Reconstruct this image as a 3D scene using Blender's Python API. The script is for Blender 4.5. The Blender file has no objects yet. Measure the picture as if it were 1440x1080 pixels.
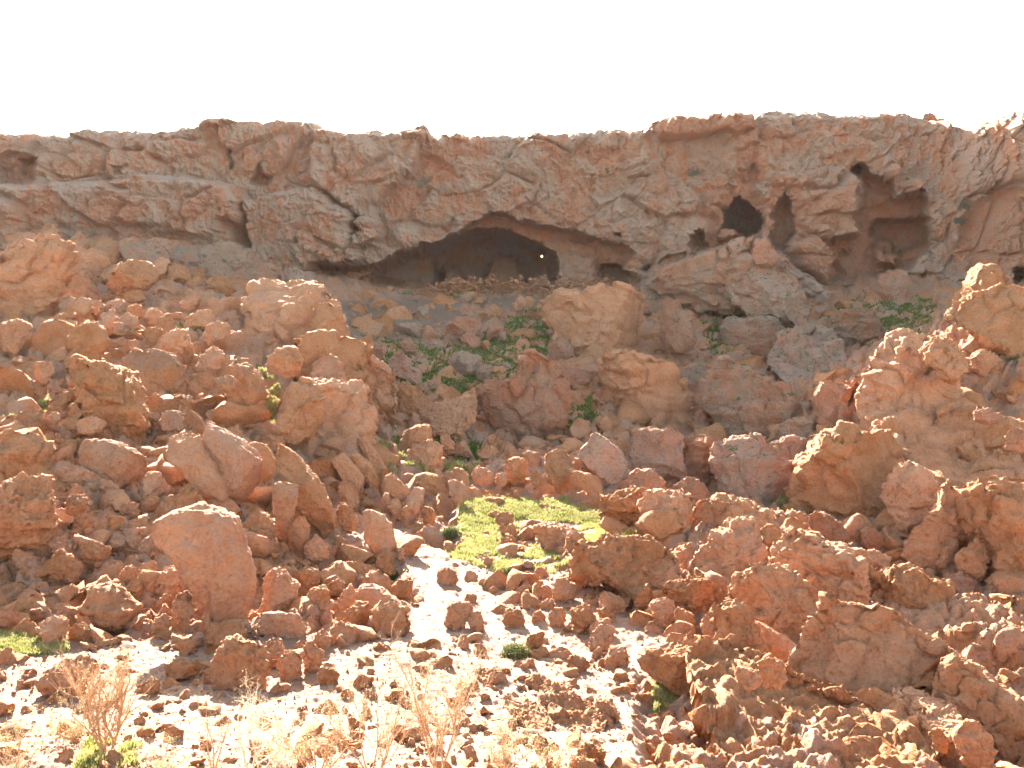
import bpy, bmesh, math, random
import numpy as np
from mathutils import Vector

# ------------------------------------------------------------------ camera, sky, sun
S = bpy.context.scene
COL = S.collection
F = 1544.0                      # focal length in photograph pixels (1440 wide)
PITCH = math.atan((540 - 400) / F)
cam = bpy.data.objects.new('camera', bpy.data.cameras.new('camera'))
COL.objects.link(cam)
cam.data.sensor_width = 36.0
cam.data.lens = 36.0 * F / 1440.0
cam.data.clip_start = 0.1
cam.data.clip_end = 5000
cam.location = (0, 0, 0)
cam.rotation_euler = (math.radians(90) - PITCH, 0, 0)
S.camera = cam
SUN_EL, SUN_AZ = 21.5, -14.0     # degrees; azimuth from the view direction, minus = left
w = bpy.data.worlds.new('World'); S.world = w; w.use_nodes = True
nt = w.node_tree; nt.nodes.clear()
sky = nt.nodes.new('ShaderNodeTexSky'); sky.sky_type = 'NISHITA'; sky.sun_disc = False
sky.sun_elevation = math.radians(SUN_EL); sky.sun_rotation = math.radians(SUN_AZ)
sky.dust_density = 3.0; sky.air_density = 1.0; sky.altitude = 900
bg = nt.nodes.new('ShaderNodeBackground'); bg.inputs[1].default_value = 0.085
wo = nt.nodes.new('ShaderNodeOutputWorld')
wb = nt.nodes.new('ShaderNodeMix'); wb.data_type = 'RGBA'; wb.blend_type = 'MULTIPLY'; wb.inputs[0].default_value = 1.0
wb.inputs[7].default_value = (1.0, 0.875, 0.715, 1)      # the camera's daylight white balance
nt.links.new(sky.outputs[0], wb.inputs[6]); nt.links.new(wb.outputs[2], bg.inputs[0]); nt.links.new(bg.outputs[0], wo.inputs[0])
sl = bpy.data.lights.new('sun', 'SUN'); sl.energy = 5.0; sl.angle = math.radians(0.5); sl.color = (1, 0.93, 0.83)
so = bpy.data.objects.new('sun', sl); COL.objects.link(so)
_e, _a = math.radians(SUN_EL), math.radians(SUN_AZ)
sdir = Vector((math.sin(_a) * math.cos(_e), math.cos(_a) * math.cos(_e), math.sin(_e)))
so.rotation_euler = sdir.to_track_quat('Z', 'Y').to_euler(); so.location = sdir * 200
S.view_settings.view_transform = 'Standard'; S.view_settings.look = 'None'
S.view_settings.exposure = 3.65; S.view_settings.gamma = 1.0
S.render.engine = 'CYCLES'
S.cycles.max_bounces = 8; S.cycles.diffuse_bounces = 4; S.cycles.use_denoising = True

# ------------------------------------------------------------------ numeric helpers
rng = np.random.default_rng(7)
random.seed(7)
_perm = np.random.default_rng(3).permutation(256).astype(np.int32)
_perm = np.concatenate([_perm, _perm, _perm])
_g = np.random.default_rng(5).normal(size=(256, 3)).astype(np.float32)
_g /= np.linalg.norm(_g, axis=1)[:, None]

def perlin(P):
    P = np.asarray(P, np.float32)
    out = np.empty(len(P), np.float32)
    for a in range(0, len(P), 200000):
        p = P[a:a + 200000]
        fi = np.floor(p); f = p - fi; i = fi.astype(np.int32) & 255
        u = f * f * f * (f * (f * 6 - 15) + 10)
        X, Y, Z = i[:, 0], i[:, 1], i[:, 2]
        res = 0
        for dx in (0, 1):
            wx = u[:, 0] if dx else 1 - u[:, 0]
            hx = _perm[X + dx]
            for dy in (0, 1):
                wy = u[:, 1] if dy else 1 - u[:, 1]
                hy = _perm[hx + Y + dy]
                for dz in (0, 1):
                    wz = u[:, 2] if dz else 1 - u[:, 2]
                    g = _g[_perm[hy + Z + dz]]
                    d = g[:, 0] * (f[:, 0] - dx) + g[:, 1] * (f[:, 1] - dy) + g[:, 2] * (f[:, 2] - dz)
                    res = res + wx * wy * wz * d
        out[a:a + 200000] = res * 1.6
    return out

ROT = np.array([[0.36, 0.48, -0.8], [-0.8, 0.6, 0.0], [0.48, 0.64, 0.6]], np.float32)
def fbm(P, s, octv=4, gain=0.5, mode=0, off=0.0):
    """mode 0 smooth, 1 billow (round knobs, sharp creases), 2 ridged"""
    P = (np.asarray(P, np.float32) * np.asarray(s, np.float32) + np.float32(off)) @ ROT
    amp, tot, r = 1.0, 0.0, 0
    for k in range(octv):
        n = perlin(P + 17.3 * k)
        if mode == 1: n = np.abs(n) * 2 - 0.55
        elif mode == 2: n = 0.55 - np.abs(n) * 2
        r = r + amp * n; tot += amp
        amp *= gain; P = (P * 2.03) @ ROT
    return r / tot

def worley(P, s, seed=0):
    """F2-F1 and the cell's random value"""
    P = np.asarray(P, np.float32) * np.asarray(s, np.float32)
    fi = np.floor(P).astype(np.int32); f = P - fi
    d1 = np.full(len(P), 9e9, np.float32); d2 = d1.copy(); cid = np.zeros(len(P), np.float32)
    for dx in (-1, 0, 1):
        for dy in (-1, 0, 1):
            for dz in (-1, 0, 1):
                X, Y, Z = (fi[:, 0] + dx) & 255, (fi[:, 1] + dy) & 255, (fi[:, 2] + dz) & 255
                h = _perm[_perm[_perm[(X + seed) & 255] + Y] + Z]
                j = _g[h] * 0.45 + 0.5
                d = (dx + j[:, 0] - f[:, 0]) ** 2 + (dy + j[:, 1] - f[:, 1]) ** 2 + (dz + j[:, 2] - f[:, 2]) ** 2
                m = d < d1
                d2 = np.where(m, d1, np.minimum(d2, d)); cid = np.where(m, h / 255.0, cid); d1 = np.where(m, d, d1)
    return np.sqrt(d2) - np.sqrt(d1), cid

def sstep(a, b, x):
    t = np.clip((x - a) / (b - a), 0, 1); return t * t * (3 - 2 * t)

def poly_sd(U, V, poly):
    """signed distance to a polygon, positive inside"""
    U = np.asarray(U, np.float32); V = np.asarray(V, np.float32)
    d = np.full(U.shape, 1e9, np.float32); ins = np.zeros(U.shape, bool)
    n = len(poly)
    for k in range(n):
        x0, y0 = poly[k]; x1, y1 = poly[(k + 1) % n]
        ex, ey = x1 - x0, y1 - y0
        t = np.clip(((U - x0) * ex + (V - y0) * ey) / (ex * ex + ey * ey + 1e-9), 0, 1)
        d = np.minimum(d, (U - x0 - t * ex) ** 2 + (V - y0 - t * ey) ** 2)
        c = ((y0 > V) != (y1 > V))
        xi = ex * (V - y0) / (ey if abs(ey) > 1e-9 else 1e-9) + x0
        ins ^= c & (U < xi)
    d = np.sqrt(d)
    return np.where(ins, d, -d)

cp_, sp_ = math.cos(PITCH), math.sin(PITCH)
def ray(px, py):
    a = (px - 720) / F; b = (540 - py) / F
    return a, b * sp_ + cp_, b * cp_ - sp_
def at(px, py, Y):
    x, y, z = ray(px, py); k = Y / y
    return x * k, Y + 0 * x, z * k
def project(x, y, z):
    dep = y * cp_ - z * sp_; up = y * sp_ + z * cp_
    dep = np.maximum(dep, 0.1)
    return 720 + F * x / dep, 540 - F * up / dep

def make_mesh(name, V, Fc, mats, attrs=None, smooth=True):
    me = bpy.data.meshes.new(name)
    V = np.asarray(V, np.float32); Fc = np.asarray(Fc, np.int32)
    k = Fc.shape[1]
    me.vertices.add(len(V)); me.vertices.foreach_set('co', V.ravel())
    me.loops.add(Fc.size); me.loops.foreach_set('vertex_index', Fc.ravel())
    me.polygons.add(len(Fc)); me.polygons.foreach_set('loop_start', np.arange(0, Fc.size, k, dtype=np.int32))
    me.polygons.foreach_set('loop_total', np.full(len(Fc), k, np.int32))
    me.polygons.foreach_set('use_smooth', np.full(len(Fc), smooth, bool))
    for m in (mats if isinstance(mats, (list, tuple)) else [mats]): me.materials.append(m)
    for an, av in (attrs or {}).items():
        at_ = me.attributes.new(an, 'FLOAT', 'POINT'); at_.data.foreach_set('value', np.asarray(av, np.float32))
    me.update(calc_edges=True)
    return me

def link(name, me, label=None, cat=None, group=None, kind=None, loc=None, parent=None):
    o = bpy.data.objects.new(name, me); COL.objects.link(o)
    if loc is not None: o.location = loc
    if label: o['label'] = label
    if cat: o['category'] = cat
    if group: o['group'] = group
    if kind: o['kind'] = kind
    if parent: o.parent = parent
    return o

# ------------------------------------------------------------------ materials
class NT:
    def __init__(s, name):
        s.m = bpy.data.materials.new(name); s.m.use_nodes = True
        s.t = s.m.node_tree; s.b = s.t.nodes['Principled BSDF']
        s.b.inputs['Roughness'].default_value = 0.95
        s.b.inputs['Specular IOR Level'].default_value = 0.15
    def n(s, typ, **kw):
        x = s.t.nodes.new(typ)
        for k, v in kw.items():
            if k.startswith('i_'): x.inputs[k[2:].replace('_', ' ')].default_value = v
            else: setattr(x, k, v)
        return x
    def l(s, a, b): s.t.links.new(a, b)
    def noise(s, co, scale, detail=4, rough=0.6, dist=0.0):
        x = s.n('ShaderNodeTexNoise'); x.inputs['Scale'].default_value = scale
        x.inputs['Detail'].default_value = detail; x.inputs['Roughness'].default_value = rough
        x.inputs['Distortion'].default_value = dist
        s.l(co, x.inputs['Vector']); return x.outputs['Fac']
    def mapr(s, v, a, b, c=0.0, d=1.0):
        x = s.n('ShaderNodeMapRange'); x.interpolation_type = 'SMOOTHSTEP'
        s.l(v, x.inputs['Value'])
        for i, q in zip((1, 2, 3, 4), (a, b, c, d)): x.inputs[i].default_value = q
        return x.outputs[0]
    def mix(s, f, a, b, blend='MIX'):
        x = s.n('ShaderNodeMix', data_type='RGBA', blend_type=blend)
        if isinstance(f, (int, float)): x.inputs[0].default_value = f
        else: s.l(f, x.inputs[0])
        for i, q in ((6, a), (7, b)):
            if isinstance(q, tuple): x.inputs[i].default_value = q + (1,) if len(q) == 3 else q
            else: s.l(q, x.inputs[i])
        return x.outputs[2]
    def math(s, op, a, b=0.0):
        x = s.n('ShaderNodeMath', operation=op)
        for i, q in ((0, a), (1, b)):
            if isinstance(q, (int, float)): x.inputs[i].default_value = q
            else: s.l(q, x.inputs[i])
        return x.outputs[0]
    def attr(s, name):
        return s.n('ShaderNodeAttribute', attribute_name=name).outputs['Fac']

def rock_material(name, base, alt, grey, greyness, bump=1.0, vary=0.12, attr=False, veg=None):
    """weathered limestone: iron-stained body, grey crust on old faces, pits and fine grain"""
    M = NT(name)
    geo = M.n('ShaderNodeNewGeometry'); P = geo.outputs['Position']
    big = M.noise(P, 0.35, 4, 0.6); mid = M.noise(P, 1.6, 5, 0.65, 0.4); fine = M.noise(P, 9.0, 6, 0.7)
    mp = M.n('ShaderNodeMapping'); mp.inputs['Scale'].default_value = (1.6, 1.6, 0.28); M.l(P, mp.inputs[0])
    streak = M.noise(mp.outputs[0], 1.7, 5, 0.65, 0.3)
    c = M.mix(M.mapr(mid, 0.38, 0.62), base, alt)
    g = M.mapr(M.math('ADD', M.math('MULTIPLY', big, 0.55), M.math('MULTIPLY', streak, 0.45)), 0.56 - greyness * 0.2, 0.62 - greyness * 0.12)
    if attr: g = M.math('MULTIPLY', g, M.math('SUBTRACT', 1.0, M.attr('fresh')))
    else: g = M.math('MULTIPLY', g, min(1.0, greyness * 1.6))
    c = M.mix(g, c, grey)
    # mottling: lichen spots, lime grains, and dark flecks that paint the shade in pits
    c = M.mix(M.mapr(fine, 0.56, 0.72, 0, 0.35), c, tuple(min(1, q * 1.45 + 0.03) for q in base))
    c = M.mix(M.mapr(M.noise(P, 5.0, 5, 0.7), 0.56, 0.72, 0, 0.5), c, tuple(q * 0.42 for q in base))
    grain = M.noise(P, 15.0, 5, 0.8)
    c = M.mix(M.mapr(grain, 0.53, 0.66, 0, 0.5), c, tuple(q * 0.35 for q in base))
    c = M.mix(M.mapr(grain, 0.46, 0.34, 0, 0.3), c, (0.62, 0.42, 0.28))
    if veg:
        up = M.n('ShaderNodeSeparateXYZ'); M.l(geo.outputs['Normal'], up.inputs[0])
        vm = M.math('MULTIPLY', M.mapr(up.outputs[2], 0.35, 0.75), M.mapr(M.noise(P, 2.6, 6, 0.75), 0.52, 0.62))
        c = M.mix(M.math('MULTIPLY', vm, veg), c, (0.10, 0.11, 0.045))
    oi = M.n('ShaderNodeObjectInfo')
    hsv = M.n('ShaderNodeHueSaturation'); M.l(c, hsv.inputs['Color'])
    M.l(M.mapr(oi.outputs['Random'], 0, 1, 1 - vary, 1 + vary), hsv.inputs['Value'])
    M.l(M.mapr(oi.outputs['Random'], 0, 1, 1.04, 0.95), hsv.inputs['Saturation'])
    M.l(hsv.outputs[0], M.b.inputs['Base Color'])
    vo = M.n('ShaderNodeTexVoronoi'); vo.inputs['Scale'].default_value = 7.0; M.l(P, vo.inputs['Vector'])
    pits = M.mapr(vo.outputs['Distance'], 0.0, 0.35)
    h = M.math('ADD', M.math('MULTIPLY', fine, 0.8), M.math('ADD', M.math('MULTIPLY', pits, 0.22), M.math('MULTIPLY', M.noise(P, 28.0, 4, 0.7), 0.22)))
    h = M.math('ADD', h, M.math('MULTIPLY', M.noise(P, 3.5, 5, 0.65, 0.6), 0.9))
    b = M.n('ShaderNodeBump'); b.inputs['Strength'].default_value = 0.85; b.inputs['Distance'].default_value = 0.30 * bump
    M.l(h, b.inputs['Height']); M.l(b.outputs[0], M.b.inputs['Normal'])
    return M.m

ORANGE = (0.485, 0.211, 0.091); TAN = (0.545, 0.262, 0.130); GREY = (0.36, 0.235, 0.155)
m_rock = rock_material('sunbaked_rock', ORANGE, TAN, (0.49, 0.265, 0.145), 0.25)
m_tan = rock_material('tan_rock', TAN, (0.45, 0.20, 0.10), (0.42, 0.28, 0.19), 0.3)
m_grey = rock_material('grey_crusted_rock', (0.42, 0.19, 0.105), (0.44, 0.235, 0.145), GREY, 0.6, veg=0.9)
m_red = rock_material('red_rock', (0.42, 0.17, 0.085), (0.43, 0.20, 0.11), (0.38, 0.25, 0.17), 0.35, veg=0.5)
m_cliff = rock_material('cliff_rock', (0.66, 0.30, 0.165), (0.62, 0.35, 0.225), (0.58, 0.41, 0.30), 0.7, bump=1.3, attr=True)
MATS = {'o': m_rock, 't': m_tan, 'g': m_grey, 'r': m_red}

# ------------------------------------------------------------------ the ground
GC = []   # control points of the ground: photo column, photo row, distance
def _r(py, *a):
    for px, d in a: GC.append((px, py, d))
_r(1080, (-100, 11), (300, 11), (720, 11), (1100, 12), (1500, 12))
_r(1000, (-100, 14), (400, 14), (720, 14), (1000, 14.5), (1440, 14.3))
_r(900, (-100, 17), (300, 17.5), (600, 18), (900, 18), (1200, 17.5), (1440, 16.5))
_r(800, (-100, 20), (300, 21.5), (600, 23), (780, 23.6), (930, 22), (1120, 20.5))
_r(720, (0, 22), (300, 24), (480, 26.3), (600, 28), (720, 29), (850, 29), (1000, 26))
_r(660, (0, 24), (200, 26), (400, 28.5), (620, 33), (720, 33.5), (850, 34))
_r(600, (0, 27), (200, 29), (400, 31.5), (560, 38), (700, 39), (820, 41), (1000, 43))
_r(540, (0, 31), (200, 33), (400, 35), (600, 45), (750, 46), (900, 48), (1100, 49))
_r(480, (0, 36), (200, 38), (400, 39.5), (530, 53), (700, 55), (900, 56), (1150, 56))
_r(430, (0, 42), (200, 45), (400, 46), (530, 62), (700, 64), (900, 64), (1200, 62), (1330, 58))
_r(408, (550, 68), (720, 69), (880, 69))
_r(395, (250, 54), (100, 50), (0, 48), (400, 62))
_r(350, (0, 57), (150, 61), (300, 64))
_r(325, (0, 61), (100, 64))
_r(410, (1250, 63), (720, 76), (600, 74))
_r(420, (1440, 42)); _r(480, (1310, 41), (1440, 39)); _r(540, (1210, 40), (1440, 37)); _r(600, (1300, 36), (1180, 38), (1440, 35))
_r(650, (1150, 36), (1440, 33)); _r(750, (1440, 29)); _r(800, (1300, 28)); _r(720, (1150, 33)); _r(690, (1060, 36)); _r(675, (950, 36))
_r(830, (1300, 26), (1400, 25.5)); _r(870, (1440, 18.4), (1250, 19)); _r(740, (860, 28.5)); _r(755, (1000, 24.5))
_gx = []; _gy = []; _gz = []
for px, py, d in GC:
    x, y, z = at(px, py, d); _gx.append(x); _gy.append(y); _gz.append(z)
for x, y, z in ((8, 24.5, -7.3), (11, 24, -7.4), (14.5, 24, -7.4), (12, 27, -7.3), (16, 28, -7.2), (10, 21.5, -6.8)):
    _gx.append(x); _gy.append(y); _gz.append(z)
_gx, _gy, _gz = map(np.array, (_gx, _gy, _gz))
def _tps(r2): return np.where(r2 > 1e-9, r2 * np.log(np.maximum(r2, 1e-9)) * 0.5, 0)
_n = len(_gx)
_K = _tps((_gx[:, None] - _gx) ** 2 + (_gy[:, None] - _gy) ** 2) + np.eye(_n) * 0.6
_A = np.zeros((_n + 3, _n + 3)); _A[:_n, :_n] = _K
_A[:_n, _n] = 1; _A[:_n, _n + 1] = _gx; _A[:_n, _n + 2] = _gy; _A[_n:, :_n] = _A[:_n, _n:].T
_W = np.linalg.solve(_A, np.concatenate([_gz, [0, 0, 0]]))
_XS = np.arange(-46, 46.01, 0.25); _YS = np.arange(8, 80.01, 0.25)
_GX, _GY = np.meshgrid(_XS, _YS)
def _ev(x, y):
    x = np.clip(x, -0.52 * y - 2, 0.52 * y + 2)
    r = _W[_n] + _W[_n + 1] * x + _W[_n + 2] * y
    for k in range(_n): r = r + _W[k] * _tps((x - _gx[k]) ** 2 + (y - _gy[k]) ** 2)
    return r
_H = _ev(_GX, _GY)
def H0(x, y):
    """ground height without small relief"""
    x = np.asarray(x, float); y = np.asarray(y, float)
    yc = np.clip(y, 8, 79.7); xc = np.clip(x, -45.9, 45.7)
    fx = (xc + 46) * 4; fy = (yc - 8) * 4
    ix = np.floor(fx).astype(int); iy = np.floor(fy).astype(int); tx = fx - ix; ty = fy - iy
    h = (_H[iy, ix] * (1 - tx) + _H[iy, ix + 1] * tx) * (1 - ty) + (_H[iy + 1, ix] * (1 - tx) + _H[iy + 1, ix + 1] * tx) * ty
    t = sstep(10.5, 0.5, y)
    return h * (1 - t) + (-1.75) * t
def hit(px, py):
    """distance at which the line of sight through a photo point meets the ground"""
    px = np.atleast_1d(np.asarray(px, float)); py = np.atleast_1d(np.asarray(py, float))
    if len(px) > 8000: return np.concatenate([hit(px[a:a + 8000], py[a:a + 8000]) for a in range(0, len(px), 8000)])
    Y = np.arange(9, 72, 0.1)[:, None]
    x, _, z = at(px[None], py[None], Y)
    below = z < H0(x, Y + 0 * x)
    k = np.argmax(below, 0)
    return np.where(below.any(0), Y[k, 0], 70.0)

GRASS = [[(650,695),(700,682),(790,690),(835,715),(880,765),(830,755),(750,745),(690,765),(650,745),(640,712)],
 [(725,765),(770,758),(795,790),(765,815),(735,790)],
 [(620,475),(690,465),(735,425),(778,430),(772,505),(740,532),(660,555),(600,548),(520,505),(508,470),(560,475)],
 [(775,600),(800,552),(832,560),(845,592),(800,612)],
 [(520,625),(560,600),(640,600),(700,622),(665,665),(600,665),(540,655)],
 [(980,445),(1060,420),(1085,470),(1000,500)], [(1100,500),(1170,425),(1185,470),(1150,510)],
 [(1000,640),(1100,650),(1115,715),(1020,695)], [(225,445),(300,440),(290,470),(240,470)],
 [(355,510),(390,520),(395,610),(370,590)], [(-20,565),(60,545),(90,560),(20,590)],
 [(1370,470),(1440,480),(1460,510),(1390,500)], [(-20,876),(90,880),(95,912),(-20,926)],
 [(620,750),(700,760),(740,800),(720,830),(640,790)], [(820,740),(900,760),(880,790),(800,800),(760,830)],
 [(118,1046),(195,1044),(190,1085),(110,1090)], [(900,930),(960,920),(1000,960),(920,990)],
 [(1180,425),(1330,420),(1300,470),(1180,480)], [(560,410),(640,405),(700,412),(640,420)]]
DARK = [[(470,425),(560,415),(640,418),(660,450),(600,470),(520,480),(490,470)], [(620,410),(760,408),(800,420),(700,430)]]
BARE = [[(590,740),(630,760),(640,800),(660,870),(900,900),(900,1100),(-100,1100),(-100,890),(300,880),(560,890),(585,840),(560,790),(470,740),(540,730)],
        [(640,690),(860,700),(900,800),(640,800)], DARK[0],
        [(640,780),(760,790),(860,850),(1000,900),(1000,990),(640,880)]]

def masks(x, y, z):
    u, v = project(x, y, z)
    P = np.stack([x, y, z], 1)
    wob = fbm(P, 0.9, 3) * 14
    g = np.zeros(len(x), np.float32)
    for p in GRASS:
        q = np.array(p); m = (u > q[:, 0].min() - 30) & (u < q[:, 0].max() + 30) & (v > q[:, 1].min() - 30) & (v < q[:, 1].max() + 30) & (y > 5)
        if m.any(): g[m] = np.maximum(g[m], sstep(-6, 8, poly_sd(u[m], v[m], p) + wob[m]))
    brk = fbm(P, 1.1, 4, 0.6, off=40)
    g *= sstep(-0.26, 0.10, brk + 0.5 * fbm(P, 5.0, 3, 0.6, off=4))
    q0 = sstep(-12, 16, poly_sd(u, v, GRASS[0]) + wob * 1.5 + fbm(P, 5.0, 3, 0.6, off=24) * 12) * (y > 20); g = np.maximum(g, q0 * (0.1 + 0.9 * sstep(-0.22, 0.12, brk + 0.6 * fbm(P, 4.0, 3, 0.6, off=14))))
    d = np.zeros(len(x), np.float32); b = np.zeros(len(x), np.float32)
    for p in DARK: d = np.maximum(d, sstep(-10, 10, poly_sd(u, v, p) + wob))
    for p in BARE: b = np.maximum(b, sstep(-14, 14, poly_sd(u, v, p) + wob))
    d[y < 30] = 0; b[y < 11.5] = 1
    return g, d, b


def terrace(x, y, z, r):
    P = np.stack([x, y, z], 1); h = 0.62
    t = z / h + fbm(P, 0.33, 4, 0.55, off=3) * 2.2 + 0.25 * fbm(P, 2.2, 3, 0.55, off=8)
    f = t - np.floor(t)
    return r * h * (sstep(0.62, 0.98, f) - f) * 0.9
ys = np.concatenate([-np.geomspace(140, 1, 40), np.linspace(0, 8, 30)[:-1], np.geomspace(8, 74, 760), np.linspace(74.3, 92, 45)])
ss = np.concatenate([-np.geomspace(12, 0.72, 24)[:-1], np.linspace(-0.70, 0.70, 960), np.geomspace(0.72, 12, 24)[1:]])
YY = np.repeat(ys[:, None], len(ss), 1); XX = ss[None] * (np.maximum(YY, 4) * 0.92 + 2)
tx, ty = XX.ravel(), YY.ravel(); tz = H0(tx, ty)
tg, td, tb = masks(tx, ty, tz)
P = np.stack([tx, ty, tz], 1)
rocky = (1 - tb) * sstep(9, 14, ty)
fine_zone = (np.abs(tx) < 0.75 * np.maximum(ty, 4) + 3)
disp = fbm(P, 0.22, 3) * 0.35 * (0.4 + rocky)
i = np.where(fine_zone)[0]; Pi = P[i]; ri = rocky[i]
w1, c1 = worley(Pi + fbm(Pi, 1.2, 2)[:, None] * 0.5, (0.9, 0.9, 0.9), 3)
disp[i] += ri * (fbm(Pi, 0.9, 4, 0.5, 1) * 0.2 + (c1 - 0.5) * 0.26 * sstep(0, 0.25, w1) - 0.12 * (1 - sstep(0, 0.12, w1))) + (fbm(Pi, 3.4, 4, 0.55, 1, 9) * (0.065 + 0.08 * ri) + fbm(Pi, 14.0, 3, 0.6, 1, 19) * 0.016) * (1 - 0.6 * tg[i])
tz = tz + disp
tz[i] += terrace(Pi[:, 0], Pi[:, 1], Pi[:, 2], ri)
def relief(x, y):
    z = H0(x, y); P = np.stack([x, y, z], 1)
    g, d, b = masks(x, y, z); r = (1 - b) * sstep(9, 14, y)
    w1, c1 = worley(P + fbm(P, 1.2, 2)[:, None] * 0.5, (0.9, 0.9, 0.9), 3)
    return z + terrace(x, y, z, r) + fbm(P, 0.22, 3) * 0.35 * (0.4 + r) + r * (fbm(P, 0.9, 4, 0.5, 1) * 0.2 + (c1 - 0.5) * 0.26 * sstep(0, 0.25, w1) - 0.12 * (1 - sstep(0, 0.12, w1))) + (fbm(P, 3.4, 4, 0.55, 1, 9) * (0.065 + 0.08 * r) + fbm(P, 14.0, 3, 0.6, 1, 19) * 0.016) * (1 - 0.6 * g), g, b, r
def grid_faces(nr, nc):
    a = (np.arange(nr - 1)[:, None] * nc + np.arange(nc - 1)[None]).ravel()
    return np.stack([a, a + 1, a + nc + 1, a + nc], 1)

M = NT('ground_soil')
geo = M.n('ShaderNodeNewGeometry'); Pn = geo.outputs['Position']
n1 = M.noise(Pn, 0.8, 5, 0.6); n2 = M.noise(Pn, 7, 6, 0.7); n3 = M.noise(Pn, 35, 4, 0.7)
sand = M.mix(M.mapr(n1, 0.35, 0.65), (0.40, 0.25, 0.17), (0.31, 0.175, 0.11))
sand = M.mix(M.mapr(n2, 0.5, 0.7, 0, 0.6), sand, (0.30, 0.17, 0.11))
rk = M.mix(M.mapr(M.noise(Pn, 1.8, 5, 0.65, 0.4), 0.38, 0.62), ORANGE, (0.44, 0.25, 0.16))
rk = M.mix(M.mapr(M.noise(Pn, 0.5, 4, 0.6), 0.54, 0.64), rk, (0.38, 0.25, 0.17))
rk = M.mix(M.mapr(n2, 0.54, 0.7, 0, 0.6), rk, (0.2, 0.1, 0.06)); rk = M.mix(M.mapr(M.noise(Pn, 15, 5, 0.8), 0.53, 0.66, 0, 0.55), rk, (0.16, 0.07, 0.035))
c = M.mix(M.mapr(M.attr('rocky'), 0.25, 0.75), sand, rk)
c = M.mix(M.attr('dark'), c, (0.22, 0.14, 0.088))
grs = M.mix(M.mapr(n2, 0.4, 0.65), (0.11, 0.13, 0.03), (0.22, 0.19, 0.07))
c = M.mix(M.mapr(M.math('ADD', M.attr('grass'), M.math('MULTIPLY', M.math('SUBTRACT', n2, 0.5), 0.9)), 0.35, 1.05, 0, 0.8), c, grs)
M.l(c, M.b.inputs['Base Color'])
h = M.math('ADD', M.math('MULTIPLY', n2, 1.0), M.math('MULTIPLY', n3, 0.35))
b = M.n('ShaderNodeBump'); b.inputs['Strength'].default_value = 0.9; b.inputs['Distance'].default_value = 0.2
M.l(h, b.inputs['Height']); M.l(b.outputs[0], M.b.inputs['Normal'])
m_ground = M.m
link('ground', make_mesh('ground', np.stack([tx, ty, tz], 1), grid_faces(len(ys), len(ss)), m_ground,
     {'grass': tg, 'dark': td, 'rocky': rocky}), kind='structure')

# ------------------------------------------------------------------ the cliff
TOPL = [(-900,150),(-300,175),(0,184),(40,188),(80,187),(120,182),(150,181),(190,184),(240,180),(262,176),(280,168),(300,167),(330,171),(350,172),(385,175),(395,170),(420,168),(440,171),(460,182),(490,184),(520,181),(560,184),(585,178),(598,180),(606,188),(680,188),(740,187),(800,187),(850,183),(860,179),(905,180),(918,170),(940,165),(985,164),(1020,156),(1045,162),(1070,160),(1085,154),(1120,153),(1190,156),(1240,158),(1290,161),(1335,171),(1370,174),(1400,168),(1415,158),(1440,154),(1500,150),(1800,120),(2400,90)]
YBL = [(-900,52),(-300,60),(0,64),(250,67),(440,70),(720,71.5),(1000,70),(1150,68.5),(1300,65.5),(1390,61),(1440,58.5),(1700,52),(2400,40)]
us = np.concatenate([np.linspace(-900, -80, 100)[:-1], np.arange(-80, 1521, 1.0), np.linspace(1521, 2400, 100)[1:]])
NR = 330
vt = np.interp(us, *zip(*TOPL)); yb = np.interp(us, *zip(*YBL))
k = np.ones(41) / 41; yb = np.convolve(np.pad(yb, 20, 'edge'), k, 'valid')
tt = np.linspace(0, 1, NR)[:, None]
VB = 500.0
Vp = VB + (vt[None] - VB) * tt; Up = np.repeat(us[None], NR, 0)
Yb = np.repeat(yb[None], NR, 0)
cx, _, cz = at(Up, Vp, Yb)
up = Up.ravel(); vp = Vp.ravel(); Cx = cx.ravel(); Cz = cz.ravel(); Cy = Yb.ravel().copy()
PP = np.stack([Cx, Cy, Cz], 1)
wu = fbm(PP, 0.9, 3, 0.6) * 9; wv = fbm(PP, 0.9, 3, 0.6, off=50) * 7
wu += fbm(PP, 3.3, 2) * 4; wv += fbm(PP, 3.3, 2, off=33) * 3.5
uw, vw = up + wu, vp + wv
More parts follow.
